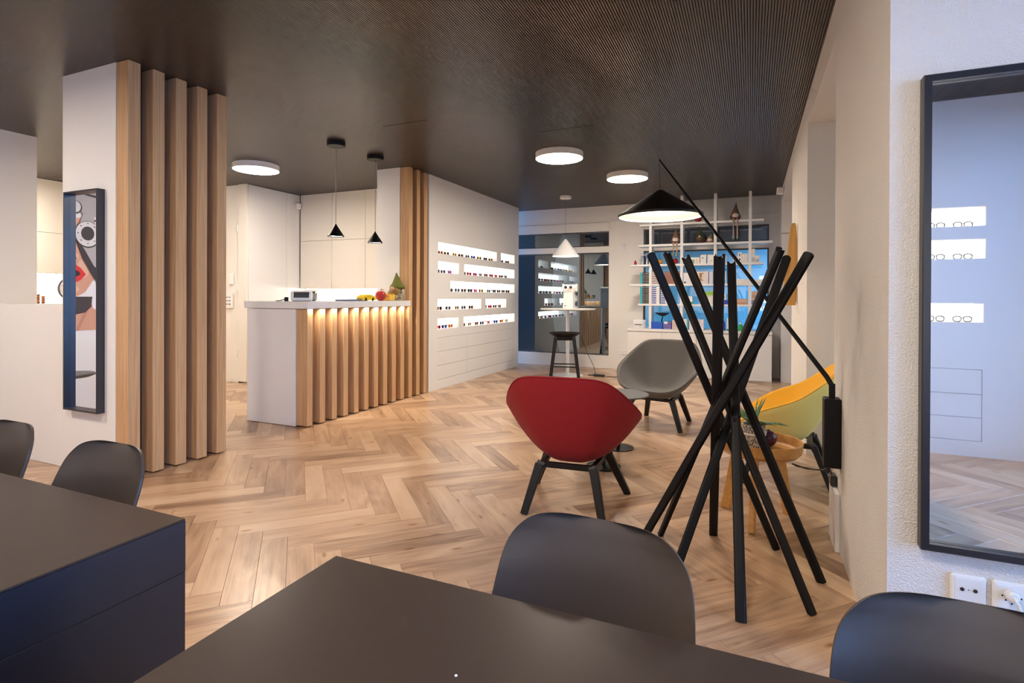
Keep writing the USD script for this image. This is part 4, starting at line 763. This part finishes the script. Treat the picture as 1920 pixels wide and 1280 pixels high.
bottle('small red bottle at the left end of the third shelf', -1.71, 8.86, z3, 0.021, 0.07, (0.36, 0.01, 0.04), (0.4, 0.02, 0.05)); bottle('small grey bottle at the left end of the third shelf', -1.643, 8.86, z3, 0.015, 0.095, (0.62, 0.60, 0.56), (0.6, 0.58, 0.55))
for k, x in enumerate((-1.595, -1.525)):
    t = thing('glass_jar', f'clear lidded jar on the third shelf, {"left" if k == 0 else "right"} one by the first post', 'jar', (x, 8.87, z3)); obj('jar', lathe([(0, 0), (0.03, 0), (0.03, 0.13), (0.026, 0.135), (0.026, 0.004), (0, 0.004)], 24), 'jar_glass', t, 30); obj('lid', cyl(0.032, 0.135, 0.165, n=24, c=0.006), col((0.5, 0.48, 0.56), 0.3), t, 30); obj('filling', cyl(0.024, 0.005, 0.09, n=20), col((0.66, 0.64, 0.68)), t)
def pumpkin(label, x, y, z, r, c, name='pumpkin', cat_='pumpkin', sc=0.75):
    t = thing(name, label, cat_, (x, y, z)); m = trimesh.creation.icosphere(3, 1.0); v = m.vertices; a = np.arctan2(v[:, 1], v[:, 0]); k = 1-0.07*np.abs(np.sin(a*4))*(1-v[:, 2]**2); v = v*np.column_stack([k*r, k*r, np.full(len(k), r*sc)]); m.vertices = v-(0, 0, v[:, 2].min())
    fr = obj('fruit', m, c, t, True); obj('stem', tube([(0, 0, 2*r*sc-0.006), (0.003, 0, 2*r*sc+0.008), (0.008, 0, 2*r*sc+0.014)], [0.006, 0.005, 0.004]), col((0.2, 0.14, 0.05)), fr)
pumpkin('small orange pumpkin on the third shelf', -1.325, 8.87, z3, 0.047, col((0.62, 0.27, 0.03)), sc=0.8)
def apple(label, x, y, z, r, c, leaf=True, name='apple'):
    t = thing(name, label, 'apple ornament', (x, y, z)); obj('fruit', lathe([(0, 0.1*r), (0.35*r, 0), (0.8*r, 0.35*r), (r, 0.95*r), (0.85*r, 1.5*r), (0.5*r, 1.75*r), (0.15*r, 1.65*r), (0, 1.55*r)], 32), col(c, 0.25), t, True); obj('stalk', tube([(0, 0, 1.5*r), (0.03*r, 0, 1.9*r), (0.12*r, 0, 2.2*r)], 0.05*r+0.001, 6), col((0.25, 0.14, 0.05)), t)
    if leaf: obj('leaf', ellipsoid(0.32*r, 0.14*r, 0.08*r, 0.38*r, 0, 2.0*r, 2), col((0.55, 0.22, 0.05)), t, True); 
apple('dark red apple on the third shelf by the second post', -1.09, 8.87, z3, 0.047, (0.34, 0.012, 0.012), False); apple('red apple ornament on the top shelf', -0.75, 8.86, 2.4025, 0.058, (0.26, 0.02, 0.015), False)
pt = thing('tin_box', 'round stacked white tin on the left end of the low cupboard', 'tin', (-1.64, 8.85, zc)); obj('tin', lathe([(0, 0), (0.098, 0), (0.102, 0.008), (0.102, 0.05), (0.097, 0.056), (0.097, 0.064), (0.102, 0.07), (0.102, 0.118), (0.09, 0.135), (0, 0.14)], 40), 'white_plastic', pt, 30); obj('slot', box(-0.06, 0.05, -0.103, -0.09, 0.054, 0.066, 0.003), 'dark_grey', pt)
ts = thing('tilt_stand', 'small black tilting stand behind the bright blue box', 'stand', (-1.31, 8.95, zc)); obj('foot', box(-0.05, 0.05, -0.04, 0.04, 0, 0.008, 0.002), 'matte_black', ts); obj('arm', bar((-0.02, 0, 0.008), (0.02, 0, 0.20), 0.022, 0.016), 'matte_black', ts); obj('plate', poly_y([(-0.09, 0.25), (0.12, 0.25), (0.115, 0.238), (0.05, 0.20), (-0.01, 0.20), (-0.085, 0.238)], -0.03, 0.03), 'matte_black', ts)

# gnome figures
def gnome(label, x, y, z, s, hat, beard, body, legs=0.0, hat_h=0.17, tilt=0.0, nose=(0.62, 0.40, 0.30)):
    t = thing('gnome_figure', label, 'gnome figure', (x, y, z))
    obj('body', lathe([(0, 0), (0.05*s, 0.0), (0.058*s, 0.03*s), (0.045*s, 0.09*s), (0, 0.10*s)], 24), body if isinstance(body, str) else col(body, 0.9), t, True)
    obj('beard', ellipsoid(0.046*s, 0.035*s, 0.05*s, 0, -0.026*s, 0.065*s, 3), beard if isinstance(beard, str) else col(beard, 0.9), t, True)
    P = [(0, 0, 0.085*s), (0, 0, 0.105*s), (tilt*0.2, 0, 0.085*s+hat_h*s*0.35), (tilt*0.6, 0, 0.085*s+hat_h*s*0.7), (tilt, 0, 0.085*s+hat_h*s)]
    obj('hat', tube(P, np.array([0.056, 0.052, 0.036, 0.017, 0.003])*s, 20), hat if isinstance(hat, str) else col(hat, 0.9), t, True)
    obj('nose', ellipsoid(0.014*s, 0.014*s, 0.013*s, 0, -0.058*s, 0.088*s, 2), col(nose), t, True)
    for sx in (-1, 1):
        obj('arm', tube([(sx*0.045*s, 0, 0.075*s), (sx*0.062*s, -0.02*s, 0.045*s), (sx*0.055*s, -0.045*s, 0.025*s)], [0.016*s, 0.015*s, 0.012*s], 8), body if isinstance(body, str) else col(body, 0.9), t, True)
        if legs:
            lx = sx*0.026*s
            lg = obj('leg', tube([(lx, -0.03*s, 0.012), (lx, -0.068*s, 0.013), (lx, -0.084*s, -0.02), (lx+0.004, -0.08*s, -legs*0.8)], 0.011*s, 8), col((0.50, 0.33, 0.24), 0.9), t, True)
            obj('boot', ellipsoid(0.018*s, 0.03*s, 0.034*s, lx+0.004, -0.085*s, -legs*0.88, 2), col((0.22, 0.27, 0.22), 0.9), lg, True)
gnome('brown hatted gnome dangling its long legs from the top shelf', -0.222, 8.885, 2.4025, 1.05, (0.12, 0.065, 0.05), (0.62, 0.50, 0.44), (0.13, 0.07, 0.055), 0.29, tilt=0.01)
gnome('rust hatted gnome dangling its legs from the second shelf', -1.09, 8.885, 2.0765, 1.0, (0.19, 0.095, 0.07), (0.70, 0.62, 0.56), (0.16, 0.08, 0.065), 0.20, hat_h=0.15)
gnome('dark green hooded gnome on the second shelf', -0.728, 8.88, 2.0765, 1.1, (0.035, 0.045, 0.02), (0.09, 0.06, 0.03), (0.05, 0.03, 0.025), hat_h=0.15, nose=(0.8, 0.6, 0.5))
gnome('small olive hatted gnome on the second shelf', -0.585, 8.88, 2.0765, 0.68, (0.22, 0.20, 0.08), (0.70, 0.58, 0.52), (0.35, 0.18, 0.14), hat_h=0.11, tilt=0.025)

# things on the reception counter
zt = 1.1905
gnome('green hatted gnome with plaid scarf on the reception counter', -3.89, 5.45, zt, 1.65, (0.14, 0.15, 0.03), (0.30, 0.19, 0.08), 'plaid', hat_h=0.117, tilt=-0.012)
gb = thing('gold_basket', 'squat golden patterned box beside the gnome on the counter', 'box', (-3.88, 5.262, zt)); obj('box', box(-0.06, 0.06, -0.06, 0.06, 0, 0.075, 0.012), 'gold_box', gb, 30); obj('lid', box(-0.055, 0.055, -0.055, 0.055, 0.0755, 0.082, 0.003), 'gold_box', gb)
apple('red apple ornament with golden leaf on the reception counter', -3.87, 5.105, zt, 0.062, (0.50, 0.035, 0.03))
tcar = thing('toy_car', 'yellow toy car on the reception counter', 'toy car', (-3.87, 4.855, zt), PI/2)
side = sg.Polygon([(-0.11, 0.012), (0.11, 0.012), (0.115, 0.03), (0.10, 0.045), (0.05, 0.058), (0.02, 0.064), (-0.05, 0.064), (-0.09, 0.05), (-0.115, 0.035)]).buffer(0.004)
obj('body', poly_y(side, -0.04, 0.04), col((0.85, 0.58, 0.01), 0.3), tcar, 30)
for sx in (-0.06, 0.06):
    for sy in (-0.042, 0.032): obj('wheel', rot(cyl(0.018, -sy-0.012, -sy, sx, 0.0185, 18, 0.002), PI/2, (1, 0, 0)), 'matte_black', tcar, 30)
obj('window', poly_y([(-0.04, 0.042), (0.03, 0.042), (0.015, 0.058), (-0.035, 0.058)], -0.0415, 0.0415), col((0.7, 0.5, 0.03), 0.2), tcar)
bk = thing('brochure', 'flat dark blue booklet on the reception counter', 'booklet', (-3.93, 4.67, zt)); obj('cover', box(-0.09, 0.09, -0.14, 0.14, 0, 0.016, 0.002), col((0.10, 0.13, 0.26)), bk); obj('pages', box(-0.086, 0.086, -0.136, 0.1415, 0.003, 0.013), col((0.7, 0.7, 0.7)), bk)
te = thing('card_terminal', 'silver desk terminal with two dark screens on the near end of the counter', 'terminal', (-3.99, 4.03, zt), math.radians(38))
obj('front_case', rot(box(-0.10, 0.10, -0.03, 0.03, 0.003, 0.105, 0.016), -0.28, (1, 0, 0)), 'white_plastic', te, 30); obj('front_screen', rot(box(-0.07, 0.07, -0.0315, -0.028, 0.028, 0.085, 0.002), -0.28, (1, 0, 0)), 'screen_grey', te)
obj('rear_case', rot(box(-0.04, 0.135, 0.06, 0.10, 0.003, 0.10, 0.016), 0.25, (1, 0, 0), (0, 0.08, 0)), 'steel', te, 30); obj('rear_screen', rot(box(-0.02, 0.12, 0.0985, 0.102, 0.028, 0.082, 0.002), 0.25, (1, 0, 0), (0, 0.08, 0)), 'screen_grey', te)
obj('plug_block', box(-0.16, -0.125, 0.02, 0.06, 0.0, 0.04, 0.004), 'matte_black', te); obj('lead', tube([(-0.16, 0.04, 0.02), (-0.2, 0.03, 0.006), (-0.23, 0.0, 0.005), (-0.22, -0.04, 0.005)], 0.004, 8), 'cable_black', te, True)
